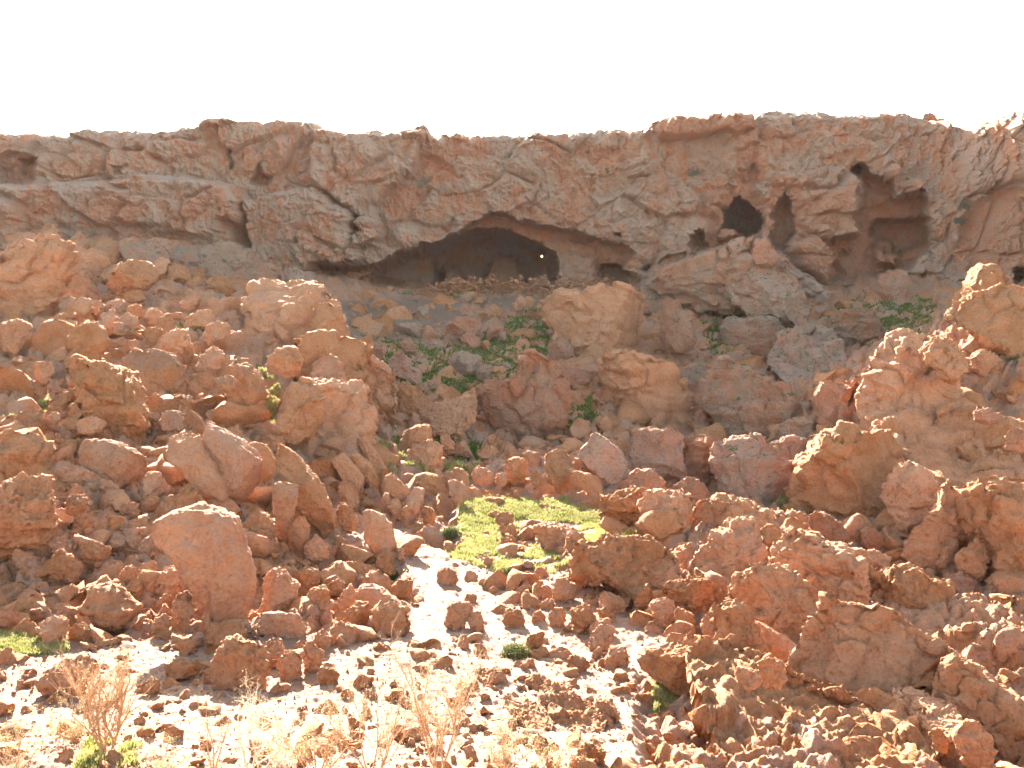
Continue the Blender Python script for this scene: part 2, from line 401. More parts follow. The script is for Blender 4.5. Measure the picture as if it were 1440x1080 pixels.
# (outline, recess in metres [- = proud], softness in photo pixels, how fresh/orange the rock is)
FEAT = [
 ([(-200,270),(60,262),(155,255),(260,248),(352,264),(352,420),(-200,420)], -2.6, 14, 0),
 ([(75,322),(82,292),(120,275),(165,262),(250,250),(330,262),(352,280),(350,322),(300,335),(240,322),(160,320)], -0.3, 9, 0),
 ([(155,320),(240,322),(300,345),(345,362),(340,372),(300,372),(235,360),(180,345)], 0.3, 9, 0.7),
 ([(232,352),(262,366),(300,378),(296,400),(255,385)], 2.2, 7, 0.6),
 ([(0,215),(30,212),(60,225),(50,262),(0,262)], 0.8, 8, 0.4), ([(30,225),(60,222),(52,250),(34,248)], 0.6, 5, 0.9),
 ([(350,282),(440,262),(498,300),(510,345),(508,372),(470,376),(455,380),(448,402),(420,402),(385,388),(355,350)], -2.2, 12, 0),
 ([(440,185),(598,190),(586,225),(580,240),(556,262),(532,292),(538,320),(535,345),(505,350),(500,300),(440,262)], -1.5, 8, 0),
 ([(586,212),(640,230),(650,255),(610,262),(580,300),(548,310),(535,290),(560,265),(584,240)], 0.5, 8, 0.9),
 ([(322,312),(352,312),(354,350),(336,345)], 1.8, 5, 0.7), ([(315,212),(326,212),(330,240),(322,243)], 0.8, 4, 0.5),
 ([(352,262),(360,240),(366,222),(372,240),(384,258),(378,262)], 1.1, 5, 0.7), ([(160,235),(178,230),(176,250),(160,248)], 0.5, 5, 0.5),
 ([(495,316),(505,312),(515,328),(500,334)], 1.4, 4, 0.8),
 ([(430,420),(440,392),(446,374),(470,370),(490,376),(520,372),(560,352),(600,342),(640,326),(662,312),(690,298),(703,297),(722,304),(745,310),(800,322),(860,338),(885,345),(892,362),(880,378),(905,392),(905,430)], 3.0, 8, 0.85),
 ([(498,430),(500,402),(530,376),(565,356),(605,344),(640,330),(668,322),(690,320),(720,326),(752,338),(780,352),(786,372),(786,430)], 10.0, 15, 0.3),
 ([(604,430),(606,360),(630,335),(690,328),(740,342),(782,360),(784,430)], 4.5, 8, 0.25),
 ([(616,430),(622,375),(640,372),(668,402),(672,430)], -3.0, 10, 0.5), ([(678,430),(684,372),(700,352),(728,360),(742,395),(742,430)], -3.4, 12, 0.6),
 ([(782,430),(782,358),(800,355),(838,362),(840,430)], -0.8, 8, 0.2), ([(842,430),(843,372),(860,368),(884,380),(886,430)], 2.6, 5, 0.5),
 ([(800,337),(830,334),(830,342),(806,344)], 1.0, 4, 0.5), ([(864,328),(876,326),(878,334),(866,335)], 1.4, 3, 0.4),
 ([(990,390),(992,310),(1010,280),(1020,262),(1040,240),(1052,228),(1062,260),(1078,285),(1080,330),(1060,350)], 0.9, 14, 0.9),
 ([(1016,322),(1018,292),(1030,284),(1036,276),(1044,277),(1060,290),(1073,303),(1073,322),(1060,332),(1045,336),(1025,326)], 9.0, 5, 0.1),
 ([(1010,330),(1020,318),(1040,320),(1044,334),(1015,340)], -2.4, 5, 0.9),
 ([(955,385),(966,342),(976,322),(988,322),(997,345),(995,385)], 2.2, 8, 0.8), ([(900,378),(930,362),(962,352),(962,385),(905,392)], 1.6, 6, 0.7),
 ([(1084,352),(1088,300),(1092,285),(1106,268),(1116,282),(1119,330),(1106,352)], 2.2, 7, 0.7), ([(1050,235),(1066,225),(1068,258),(1056,262)], 0.9, 4, 0.7),
 ([(1108,350),(1110,340),(1140,330),(1160,345),(1166,370),(1162,400),(1130,385)], -1.5, 10, 0.95),
 ([(1118,310),(1125,270),(1200,262),(1204,330),(1160,338)], -0.8, 9, 0.5),
 ([(1165,400),(1160,335),(1200,325),(1200,300),(1208,262),(1202,236),(1216,226),(1232,240),(1252,250),(1258,240),(1262,275),(1300,258),(1308,300),(1312,345),(1285,375),(1240,400)], 2.6, 11, 0.9),
 ([(1222,322),(1232,308),(1262,304),(1300,306),(1307,335),(1285,352),(1262,360),(1230,350)], 2.4, 7, 0.6),
 ([(1226,340),(1240,330),(1262,345),(1262,375),(1232,372)], -1.6, 7, 0.9), ([(1205,232),(1218,226),(1214,244),(1206,246)], 1.6, 3, 0.3),
 ([(1246,236),(1258,232),(1258,256),(1244,258)], -1.5, 5, 0.8), ([(1272,262),(1290,250),(1300,272),(1288,284),(1274,278)], -1.5, 6, 0.6),
 ([(1170,388),(1176,386),(1181,391),(1178,399),(1171,398)], 3.0, 2.5, 0.0),
 ([(1184,350),(1190,350),(1190,355),(1184,355)], 0.6, 1.5, 0.2), ([(1195,350),(1200,350),(1200,355),(1195,355)], 0.6, 1.5, 0.2),
 ([(1345,325),(1360,285),(1395,265),(1440,262),(1520,262),(1520,400),(1450,400),(1380,390),(1350,360)], 0.6, 12, 0.85),
 ([(1360,180),(1410,152),(1520,150),(1520,262),(1440,255),(1380,265),(1352,285),(1350,230)], -1.2, 16, 0.1),
 ([(1275,412),(1330,398),(1370,390),(1370,440),(1290,440)], 1.8, 8, 0.6), ([(1420,380),(1445,370),(1450,410),(1428,415)], 1.8, 6, 0.4),
 ([(908,190),(920,166),(1062,160),(1060,186),(1000,193),(960,200)], -0.9, 6, 0.95), ([(800,200),(880,205),(885,235),(850,238),(810,225)], 0.25, 10, 0.8),
 ([(560,182),(598,178),(602,195),(575,200)], -1.0, 5, 0.1), ([(275,166),(325,166),(335,178),(280,182)], -0.8, 5, 0.2),
 ([(940,350),(1010,345),(1080,350),(1150,400),(1170,430),(1170,500),(880,500),(885,400)], -3.0, 22, 0.1),
 ([(1190,232),(1130,236),(1080,240),(1070,262),(1110,262),(1180,262)], -0.6, 8, 0.0),
]
rec = np.zeros(len(up), np.float32); fresh = np.zeros(len(up), np.float32)
for poly, dep, soft, fr in FEAT:
    q = np.array(poly); m = (uw > q[:, 0].min() - 2) & (uw < q[:, 0].max() + 2) & (vw > q[:, 1].min() - 2) & (vw < q[:, 1].max() + 2)
    idx = np.where(m)[0]
    if not len(idx): continue
    s = poly_sd(uw[idx], vw[idx], poly); t = np.clip(s / soft, 0, 1); t = np.where(dep > 0, 1 - (1 - t) ** 1.8, np.sqrt(np.clip(1 - (1 - t) ** 2, 0, 1)))
    rec[idx] += dep * t * (1.25 if dep < 4 else 1)
    fresh[idx] = fresh[idx] * (1 - t) + fr * t
damp = 1.0 - 0.5 * sstep(2.5, 6, rec)
damp = np.where(rec > 0.5, damp * 0.8, damp)
q = PP + np.stack([fbm(PP, 0.45, 3), fbm(PP, 0.45, 3, off=9), fbm(PP, 0.45, 3, off=21)], 1) * 0.45
wf, wc = worley(q, (0.30, 0.30, 0.46), 11); wf2, wc2 = worley(q, (0.85, 0.85, 1.15), 29)
dd = (fbm(PP, 0.14, 3) * 1.0 + (wc - 0.5) * 1.0 * sstep(0.0, 0.16, wf) + 0.42 * sstep(0.0, 0.13, wf) - 0.42
      + (wc2 - 0.5) * 0.30 * sstep(0, 0.2, wf2) + 0.16 * sstep(0, 0.10, wf2) - 0.16
      + fbm(PP, (0.7, 0.7, 0.6), 5, 0.58, 1) * 0.95 + fbm(q, (0.25, 0.25, 2.0), 3, 0.5, 1, 60) * 0.14 * sstep(-.1, .2, fbm(PP, .25, 2, off=44))
      + fbm(PP, (2.4, 2.4, 0.7), 4, 0.55, 1, 70) * 0.34 * sstep(-.2, .1, fbm(PP, .35, 2, off=64)) + fbm(PP, 2.0, 4, 0.6, 1, 80) * 0.26 + fbm(PP, 5.0, 3, 0.65, 1, 81) * 0.16)
fld = sstep(0.14, 0.4, fbm(PP, 0.5, 3, off=71)) * 0.5
fresh = np.clip(fresh + fld * sstep(-0.1, 0.5, (0.5 - wc) * 0.9 + fbm(PP, .9, 3, off=12)), 0, 1)
lean = (Cz + 2) * 0.10; Cx = Cx * (1 + lean / Cy); Cz = Cz * (1 + (lean + 0.9 * sstep(6, 10, Cz)) / Cy)
_k = np.maximum(rec, 0)      # hollows run back into the hill, fanning slightly outwards along the valley side
Cx = Cx + Cx / Cy * _k; Cz = Cz + Cz / Cy * _k
Cy = Cy + rec - dd * damp + lean
Cz2 = Cz + fbm(PP, 1.1, 3, off=90) * 0.10 * sstep(0, .2, tt.repeat(len(us), 1).ravel() * 0 + 1)
# round the rim over and run on as the plateau
X = Cx.reshape(NR, -1); Y = Cy.reshape(NR, -1).copy(); Z = Cz2.reshape(NR, -1).copy()
zt = Z[-1].copy()
rim = np.clip((Z - (zt - 1.1)) / 1.1, 0, 1); Y += rim ** 3 * 1.2
jag = fbm(np.stack([X[-1], Y[-1] * 0, zt * 0], 1), 0.9, 4, 0.6, 1) * 0.28 + fbm(np.stack([X[-1], Y[-1] * 0, zt * 0], 1), 4.0, 3, 0.6) * 0.08
Z += rim ** 2 * jag[None]
back = np.concatenate([np.linspace(0.12, 10, 60), np.geomspace(11, 120, 20)])
BX = np.repeat(X[-1][None], len(back), 0); BY = Y[-1][None] + back[:, None]
PB = np.stack([BX.ravel(), BY.ravel(), np.zeros(BX.size)], 1)
bn = (fbm(PB, 0.55, 4, 0.55, 1) * 0.35 + fbm(PB, 2.5, 3, 0.55, 1) * 0.08).reshape(BX.shape)
BZ = Z[-1][None] + bn * sstep(0, 1.5, back)[:, None] + 0.02 * np.minimum(back, 4)[:, None] - 0.02 * back[:, None]
CV = np.stack([np.concatenate([X, BX]).ravel(), np.concatenate([Y, BY]).ravel(), np.concatenate([Z, BZ]).ravel()], 1)
cfr = np.concatenate([fresh, np.zeros(BX.size)])
CF = grid_faces(NR + len(back), len(us))[:, ::-1]
# the small skylight at the back of the main cave: two faces' worth of rock are missing
cu = np.concatenate([up, BX.ravel() * 0 - 999]); cv = np.concatenate([vp, BX.ravel() * 0 - 999])
CF = CF[:, ::-1]
fu = cu[CF].mean(1); fv = cv[CF].mean(1)
CF = CF[((fu - 762) / 1.15) ** 2 + ((fv - 361) / 1.3) ** 2 > 1]
link('cliff', make_mesh('cliff', CV, CF, m_cliff, {'fresh': cfr}), kind='structure')

# ------------------------------------------------------------------ the boulders
# crop | distance or - | style | zone | outline in that crop | label      (crops: origin and scale on the photograph)
CROP = {0: (0, 0, 1), 1: (0, 140, 3), 2: (440, 140, 3), 3: (900, 130, 2.667), 4: (0, 460, 3), 5: (440, 460, 3), 6: (900, 460, 2.667), 7: (0, 740, 3), 8: (440, 740, 3), 9: (900, 740, 2.667)}
ZONE = {'L': 'boulders strewn over the left hillside', 'U': 'boulders at the foot of the left cliff', 'C': 'boulders on the slope below the main cave',
        'M': 'rocks round the sunlit green', 'F': 'rocks lying on the pale sand', 'R': 'boulders of the right foreground ridge', 'G': 'rocks of the right gully side', 'S': 'rock masses of the left spur', 'T': 'rocks under the right-hand caves'}
TABLE = '''
1|-|ob|U|0,660 60,640 130,600 165,585 235,600 265,650 275,780 260,840 180,880 150,910 60,900 -60,890 -60,680|tall layered outcrop at the far left edge with a notched top
1|-|t|U|150,540 190,522 240,540 265,575 240,610 180,590|round grey-brown boulder touching the left cliff foot
1|-|t|U|375,620 440,598 490,610 510,660 545,690 440,710 380,660|hump-backed boulder right of the tall layered outcrop, just under the cliff
1|-|o|U|310,670 350,640 400,660 460,690 450,750 360,790 300,740|low rough boulder against the right side of the tall layered outcrop
1|-|ob|U|450,710 560,690 640,710 660,760 640,800 560,870 500,820 450,770|broad plain-faced block under the line of round boulders on the upper left
1|-|o|U|635,690 680,658 720,680 715,720 680,760 650,740|leaning egg-shaped boulder, leftmost of the round ones below the long overhang
1|-|o|U|690,740 740,695 800,700 800,730 750,770 700,765|rounded boulder sloping up to the right beside the leaning egg-shaped one
1|-|o|U|800,710 850,720 875,760 830,775 790,740|smooth boulder wedged behind the round pitted ball boulder
1|-|o|U|770,765 820,745 865,780 850,805 790,800|flattish boulder just left of the round pitted ball boulder
1|-|p|U|865,760 900,745 960,745 1000,780 1000,820 940,840 870,815|round pitted ball boulder perched where the left spur begins
1|-|t|U|770,840 800,812 845,820 845,870 800,895 765,870|squat boulder on green below the round pitted ball boulder
1|-|t|U|480,600 540,575 595,595 600,630 550,660 500,645|rounded block at the cliff foot left of a pale grey slab
1|-|g|U|600,610 660,590 710,600 735,650 730,690 650,685 600,655|pale grey slab of fallen rock against the left cliff foot
0|-|gb|U|262,352 300,348 345,358 400,392 408,418 350,420 300,398|long grey slab sloping down to the right under the left cliff
0|-|g|U|402,384 415,372 432,380 440,408 425,420 404,412|grey knob of rock at the foot of the cliff pillars beside the cave
0|-|gb|C|1005,628 1060,622 1110,648 1122,700 1060,715 1008,684|dark mossy layered bank at the very bottom of the central hollow
0|-|gbw|T|1085,500 1130,470 1200,448 1222,478 1195,520 1125,548 1085,532|wide striped grey slope of thin layers above the split orange block
0|44|rb|C|905,600 960,590 1010,600 1025,640 1000,672 930,668 900,640|reddish layered wall closing the back of the central hollow
0|33|ob|S|385,565 430,548 500,560 528,600 505,652 440,662 390,640|craggy foot of the left spur just above the row of leaning plates
0|49.5|t|U|60,352 110,342 150,358 150,385 90,392 60,378|wide low boulder in the talus between layered outcrop and cliff foot
0|-|g|U|160,345 205,338 235,352 228,378 180,382|rounded grey boulder under the orange overhang of the left cliff
0|-|t|U|0,335 40,328 62,345 50,362 0,360|dark-topped boulder at the left edge right below the cliff
1|-|t|U|275,600 320,560 370,590 360,650 290,660|blunt boulder in front of the pinkish lower cliff block on the left
1|-|o|L|315,840 350,825 385,840 390,900 350,920 315,900|upright square block among small stones right of the layered outcrop
1|44.5|o|L|520,820 560,808 610,820 620,855 560,865 515,840|flat-topped stone above the stacked stones on the upper left
1|-|o|L|760,940 830,900 890,880 905,930 870,965 790,985 765,970|long egg-shaped boulder lying tilted below the squat boulder on green
1|-|o|L|165,910 240,900 300,920 305,950 250,1000 190,1000 150,960|wide dome boulder directly below the layered outcrop
1|-|o|L|280,1010 330,925 390,930 465,1020 450,1080 400,1125 320,1120 285,1070|big pyramid-shaped boulder high on the left hillside
1|-|t|L|500,920 540,900 580,920 585,960 550,990 510,960|lumpy boulder between the pyramid boulder and the egg-shaped boulder
1|-|o|L|520,870 560,865 605,880 610,920 580,930 540,900|small boulder leaning on the lumpy one, upper left hillside
1|-|o|L|595,970 640,965 700,990 690,1020 630,1025|low wedge stone with a sunlit top, upper left hillside
1|-|o|L|650,1010 700,990 760,985 800,1020 815,1070 790,1110 700,1120 650,1070|broad boulder with a flat tan face beside a green tuft
1|-|o|L|510,1030 560,1020 600,1040 590,1065 530,1068|rounded stone between the pyramid boulder and the broad tan one
1|-|t|L|850,970 900,960 935,935 975,950 975,1000 940,1060 900,1065 860,1010|knobbly boulder at the left edge of the big spur
1|-|t|L|-40,960 60,950 130,985 120,1050 60,1080 -40,1070|dome boulder cut by the left edge below the layered outcrop
1|-|t|L|440,850 500,840 535,870 500,900 450,890|squarish stone among the stacked stones, upper left
1|-|o|L|610,890 660,880 690,910 670,950 620,940|block standing in the stacked stones, with another on its right
1|-|o|L|665,920 710,900 750,930 740,980 690,985 665,960|twin-lobed block left of the long egg-shaped boulder
1|-|t|L|240,840 300,830 315,860 310,900 260,895|flat ledge stone touching the foot of the layered outcrop
1|-|t|L|385,840 430,840 445,880 420,905 388,890|smooth stone right of the upright square block
1|-|t|L|420,900 470,890 500,930 480,970 430,950|tilted stone above the pyramid boulder's right shoulder
1|-|t|L|470,950 520,945 545,970 530,1000 480,995|capstone shaped boulder right of the pyramid boulder
0|42|ob|S|328,425 345,413 400,415 450,413 465,425 483,440 497,470 500,520 440,535 380,505 350,470|massive flat-topped head of the left spur with a craggy tan face
0|36.8|ob|S|375,500 440,480 505,490 512,540 522,590 500,632 440,645 385,625 378,560|steep rock face under the head of the left spur
4|31|ot|S|1135,300 1200,230 1260,195 1310,240 1350,330 1350,400 1300,480 1220,480 1160,430|large smooth shield-shaped boulder set in the spur's front
4|33.2|o|S|1120,140 1180,100 1260,95 1300,130 1280,190 1200,205 1130,175|cracked rounded boulder resting above the shield-shaped one
5|-|ob|S|190,80 230,140 270,200 340,230 350,240 345,380 300,400 260,390 200,300|rough shoulder of rock stepping down right of the spur head
5|-|ob|S|345,235 420,250 520,265 540,320 470,365 420,395 360,390 340,345|low wall-like rock at the tail of the left spur with a vertical crack
5|-|ot|S|185,310 230,300 265,340 268,400 250,470 200,500 170,480 165,400|smooth tall block at the foot of the spur beside bright grass
1|39.5|o|S|1290,870 1380,870 1450,930 1500,1010 1480,1060 1380,1040 1300,960|honeycombed block on the spur's right shoulder
4|34.6|t|S|1300,130 1380,120 1440,170 1450,240 1400,290 1330,250|rounded bulge of rock in the spur's upper face
4|-|t|S|960,130 1060,120 1120,200 1110,300 1040,380 970,330 940,230|wide pale rock slope left of the shield-shaped boulder
4|-|o|L|150,150 185,135 215,165 225,200 200,245 160,250 145,200|stubby upright boulder near the left edge above a bright green streak
4|-|ob|L|230,200 290,160 370,175 450,190 530,230 570,300 600,350 610,420 570,500 540,530 480,480 400,440 380,330 320,260|biggest hulking boulder of the left hillside with two dark pinholes
4|-|o|L|195,290 255,240 310,270 370,320 385,370 340,395 280,400 240,370 200,340|peaked boulder resting against the hulking boulder's left side
4|-|t|L|60,380 110,350 175,350 180,400 150,450 100,460 60,440|blocky boulder under the bright green streak at left
4|-|t|L|180,380 220,350 260,400 260,440 220,460 180,440|rounded stone tucked below the peaked boulder
4|26.6|o|L|300,400 350,380 440,390 440,420 390,445 320,430|flat oval stone lying under the peaked boulder
4|-|t|L|490,150 560,100 640,100 700,120 760,170 780,220 740,265 680,240 600,240 520,190|wide craggy boulder under the broad tan one, left hillside
4|-|o|L|600,300 640,280 680,310 710,350 660,380 610,350|smooth stone beside the hulking boulder's right shoulder
4|-|t|L|690,290 760,285 810,310 800,360 740,370 700,330|angular block above the pointed stone pair, middle left
4|-|t|L|660,400 700,355 760,370 775,420 740,450 680,440|stone with a bright white rim right of the hulking boulder
4|-|o|L|830,170 860,100 905,80 945,120 940,160 900,205 850,200|tall smooth boulder left of the cracked rounded one
4|30.5|t|L|890,215 950,205 1005,225 990,260 930,260|anvil-like stone between two smooth boulders at mid left
4|-|t|L|780,370 820,365 850,400 840,440 790,440|small cube-like stone left of a sunlit green spot
4|-|o|L|870,345 905,340 950,375 930,400 880,385|slim stone lying under the anvil-like stone
4|-|ts|L|345,500 400,480 470,500 540,530 620,600 625,640 570,665 500,685 430,650 340,600|long slab-sided boulder sloping down right with a white lit edge
4|-|t|L|165,600 230,590 330,600 400,630 410,670 350,690 260,690 190,660|flat bread-shaped boulder near the left edge
4|-|t|L|580,630 640,620 700,640 720,680 690,720 640,725 580,700|boulder with comb-like grooves on its top
4|-|t|L|600,560 640,545 690,575 695,615 650,615|blocky stone behind the one with comb-like grooves
4|-|os|L|680,480 720,450 790,430 840,470 865,540 920,600 960,650 990,740 950,770 880,700 800,620 730,570 690,530|tall curved slab leaning against the hillside above the pebbly slab
4|-|ob|L|-60,460 80,450 160,490 150,560 170,640 175,690 110,690 -60,690|rugged double-humped outcrop cut by the left edge
4|-|pb|L|-60,700 90,680 180,700 195,760 180,830 170,920 90,970 -60,1010|large pockmarked overhanging outcrop at the left edge
4|-|t|L|180,780 240,770 310,790 305,850 240,880 185,850|rounded boulder beside the pockmarked overhanging outcrop
4|21.6|t|L|270,720 320,700 380,740 350,775 290,780|small boulder below the flat bread-shaped one
4|-|t|L|490,760 540,730 580,750 590,820 540,845 495,810|block standing upright left of the pebbly slab
4|-|t|L|580,725 640,705 680,740 640,775 590,770|smooth stone between the upright block and the grooved boulder
4|-|p|L|640,790 700,720 780,670 860,690 905,750 900,800 800,800 720,810 650,840|slab covered in pebbly knobs behind the great leaning slab
0|18.9|ts|L|218,743 247,730 277,720 300,727 320,723 333,747 340,773 355,800 363,830 365,850 358,872 345,882 320,878 308,858 285,835 262,810 245,780 225,765|great flat-faced slab leaning left, the largest block at lower left
4|-|t|L|430,880 500,860 580,860 620,890 580,935 500,900|thin shelf stone left of the great slab's top
4|-|t|L|180,890 240,880 300,920 340,960 310,990 240,960|rounded stone left of the thin shelf stone, half lit
4|-|p|L|330,920 400,890 470,930 480,990 420,1015 350,985|coarse-grained boulder right of the rounded half-lit stone
4|-|o|L|170,990 240,955 320,985 390,1030 350,1058 240,1058 170,1040|long low wedge boulder under a dark hollow at the left
4|-|t|L|575,920 640,880 680,900 670,950 600,980|smooth block leaning on the great slab's left edge
4|-|os|L|1050,500 1100,490 1150,540 1170,600 1130,650 1090,590|smooth rounded fin right of the grey broken face
4|-|o|L|1095,480 1150,460 1205,480 1200,520 1140,515|small dome stone lying above the smooth rounded fin
4|-|ts|L|840,450 880,430 960,480 1040,520 1110,600 1090,700 1000,760 930,640 870,560|greyish broken rock face of upright plates, centre left
4|-|ts|L|1160,640 1220,640 1260,690 1240,800 1220,890 1170,830 1150,720|upright split pillar below the smooth rounded fin
4|-|o|L|1030,780 1080,760 1130,800 1165,870 1150,920 1080,890 1040,840|smooth bean-shaped boulder right of the great slab's top
4|-|t|L|1060,890 1110,905 1160,930 1140,955 1070,945|low stone just below the bean-shaped boulder
4|-|ts|L|1230,830 1280,790 1305,850 1290,930 1230,925|dusky upright plate right of the split pillar
4|-|o|L|1290,940 1330,890 1380,930 1410,975 1350,995 1290,965|small pointed fin of rock right of the dusky plate
4|-|os|L|1170,530 1230,560 1290,620 1350,680 1400,760 1440,860 1380,850 1290,790 1240,700 1180,620|long tilted plates running down from the dome stone
4|-|o|L|950,430 1000,425 1050,455 1040,480 960,460|flat pale stone with a lit upper face, upper middle left
4|-|t|L|410,650 470,660 510,690 480,715 420,710|small stone in the shadow below the long slab-sided boulder
4|-|o|L|155,555 205,545 270,570 330,580 330,600 240,600 160,590|pair of thin ledge stones right of the double-humped outcrop
5|-|os|M|70,560 110,530 160,580 220,640 210,690 170,680 110,620|thin leaning plate, leftmost of the row below the spur
5|-|os|M|155,530 190,540 250,590 285,650 275,690 220,640 170,590|thin leaning plate, middle one of the row below the spur
5|-|os|M|165,500 210,470 260,530 300,590 320,645 280,630 220,580|thin leaning plate, uppermost and right of the row below the spur
5|-|o|M|100,650 150,660 190,700 200,745 150,750 110,715|blunt plate under the row of thin leaning plates
5|-|os|M|300,640 340,620 420,690 370,745 330,730 300,695|diamond-shaped plate at the right end of the leaning row
5|-|o|M|380,745 430,680 450,675 475,720 465,775 410,770|pointed triangular stone right of the diamond-shaped plate
5|-|os|M|205,800 240,790 290,820 340,870 360,920 350,955 270,945 215,895|thick shark-fin wedge leaning over the top of the sand path
5|-|o|M|100,750 140,740 190,800 190,855 140,845 105,805|leaning block left of the shark-fin wedge
5|-|o|M|358,945 374,920 395,988 368,992|small sharp spike stone at the foot of the shark-fin wedge
5|-|ob|M|410,390 480,350 560,320 690,280 700,340 718,390 690,445 600,485 560,440 500,425 430,420|large split boulder with a sharp upper right corner
5|-|o|M|320,510 370,450 450,420 520,425 530,480 470,500 400,535 350,535|arched boulder below the large split one
5|-|p|M|400,530 450,490 530,490 570,530 575,585 520,615 440,610 400,575|pitted boulder in front of the arched one
5|-|o|M|530,450 570,460 600,500 590,535 550,515|smooth boulder behind the arched one, on its right
5|-|o|M|690,520 720,485 780,515 785,545 740,560 700,550|mushroom-topped stone at the left of the rock cluster above the green
5|-|o|M|790,510 830,490 860,510 850,535 800,540|small bright-rimmed stone on top of the cluster above the green
5|-|o|M|795,590 830,550 870,540 910,580 910,625 880,662 830,662 800,625|central rounded boulder of the cluster above the green
5|-|t|M|860,540 900,520 960,540 960,580 920,595|low block between the central cluster boulder and the upright one
5|-|o|M|960,500 1050,490 1080,540 1085,600 1075,665 1040,682 1000,645 960,625|tall upright boulder casting a shadow on the green
5|-|os|M|1085,600 1160,620 1230,640 1230,690 1200,708 1140,685 1085,655|flat-topped oblong block right of the tall upright boulder
5|-|o|M|665,610 700,585 770,610 775,652 720,668 670,655|rounded pair of stones at the upper left corner of the green
5|-|o|M|770,630 800,620 825,640 815,662 775,662|little stone between the rounded pair and the cluster centre
5|-|o|M|910,610 940,600 975,640 965,668 920,655|tilted stone leaning on the tall upright boulder
5|-|p|M|560,610 610,600 655,630 660,675 610,685 570,655|knobby stone left of the green's upper corner
5|-|p|M|570,650 610,640 650,690 620,742 580,715|rough stone standing at the left edge of the green
5|-|o|M|500,620 540,605 560,640 520,658|small block below the pitted boulder
5|-|o|M|430,660 470,650 500,670 480,695 440,685|white-topped stone above the diamond-shaped plate
5|-|o|M|315,745 345,730 375,745 370,782 330,788|cube-like stone with a pale top below the diamond-shaped plate
5|-|o|M|455,775 490,760 515,780 510,822 465,822|squared stone left of the green's lower corner
5|-|o|M|365,770 400,760 420,780 410,812 370,805|low stone between the cube-like and the squared stone
5|-|p|M|765,800 800,785 855,800 850,830 800,838 765,832|top stone of the small pile on the green
5|-|p|M|815,840 850,830 865,870 835,890|right-hand stone of the small pile on the green
5|-|p|M|780,840 800,830 815,860 800,885|left-hand stone of the small pile on the green
5|-|p|M|790,900 820,885 840,910 830,935 795,930|lone stone just below the small pile on the green
5|-|o|M|735,455 760,445 785,475 760,492 735,485|single reddish stone in the dark green hollow
5|-|o|M|850,695 868,690 882,710 870,725 852,720|single small stone in the middle of the green's upper part
5|-|ob|M|885,880 950,850 1010,845 1080,870 1180,890 1180,920 1080,935 980,965 900,940|low eroded rock bank along the green's lower edge
0|-|pb|M|825,720 845,708 880,708 905,698 920,702 945,704 945,745 900,750 850,745|pitted hump of rock at the right end of the green
5|-|os|M|1210,840 1240,810 1300,830 1360,870 1330,892 1260,872|thin slab lying at the foot of the pitted hump
0|-|pb|M|753,790 775,772 820,765 860,760 900,762 945,775 955,800 940,832 900,838 860,815 800,818 765,815|big pitted undercut rock below the green's right side
5|-|o|M|1090,570 1130,560 1180,590 1190,620 1110,615|round stone behind the flat-topped oblong block
5|-|g|C|565,120 620,95 690,110 710,150 680,190 620,205 580,170|round grey boulder alone in the middle of the shaded green slope
5|-|g|C|270,150 340,100 380,120 410,170 460,200 460,235 400,215 330,190|long grey slab lying aslant at the left of the shaded green slope
5|-|g|C|670,200 720,160 760,165 750,200 700,230|tilted grey-brown block right of the round grey boulder
5|-|g|C|245,60 300,50 315,90 290,125 245,108|small square grey boulder at the left end of the shaded slope
5|-|g|C|980,70 1040,45 1090,50 1115,120 1100,152 1030,142 985,118|pale five-sided boulder tucked under the great square block
5|-|g|C|440,60 520,55 580,75 560,95 480,92|flat grey ledge stone on the upper shaded slope
5|-|rb|C|700,280 760,245 830,260 890,230 880,160 940,110 1000,140 1050,240 1085,330 1080,390 1020,440 960,465 900,475 850,435 760,400 700,360|rugged purple-brown outcrop in the centre above the upright boulder
0|-|ob|C|828,560 832,533 843,513 873,503 920,510 950,520 970,550 968,590 960,612 900,608 870,592 845,580|big orange overhanging block below the great square block
5|-|r|C|1040,170 1130,170 1190,200 1160,245 1100,252 1050,232|cracked ledge block under the great square block
5|-|gs|C|1120,500 1180,450 1250,480 1300,540 1340,610 1270,655 1200,625 1130,570|fluted grey rock dome low in the shaded centre
0|-|r|C|865,690 885,668 910,660 937,678 935,700 900,708|dull red boulder in shade behind the pitted hump
0|-|ob|C|762,433 773,423 807,427 833,423 855,415 885,420 925,430 930,460 925,495 900,507 850,512 800,502 798,475 775,465|great square orange block with grey lichen top, right of the green slope
2|-|o|C|840,870 870,825 905,845 900,882 860,892|orange stone with a rounded top just below the dry stone wall
2|-|o|C|735,880 770,860 800,900 790,932 750,918|leaning orange stone on the slope below the dry stone wall
2|-|r|C|555,940 620,920 690,925 710,960 690,1000 630,1015 570,985|broad orange boulder with mossy left side on the upper slope
2|-|r|C|710,960 760,945 800,965 790,1000 740,1012|dark orange block joined to the broad mossy boulder
2|-|g|C|430,880 480,875 500,900 460,918|small grey boulder alone on the dark bare soil
2|-|g|C|600,830 640,820 680,840 650,858|flat grey stone just under the middle of the dry stone wall
2|-|o|C|185,810 220,795 250,815 240,838 190,838|round orange boulder at the cave mouth's left end
2|-|r|C|180,850 220,845 235,865 200,878|small flat stone below the round orange one at the cave mouth's left
2|-|g|C|240,860 290,840 305,870 260,888|pale stone on the dark soil right of the round orange boulder
2|-|g|C|350,1000 400,1000 440,1040 430,1070 380,1055|rough reddish-grey stone at the lower edge of the dark soil
2|-|g|C|505,970 550,965 565,1000 520,1010|small upright pale stone left of the broad mossy boulder
2|-|g|C|780,985 810,970 825,1000 800,1018|round pale stone on the bright green patch
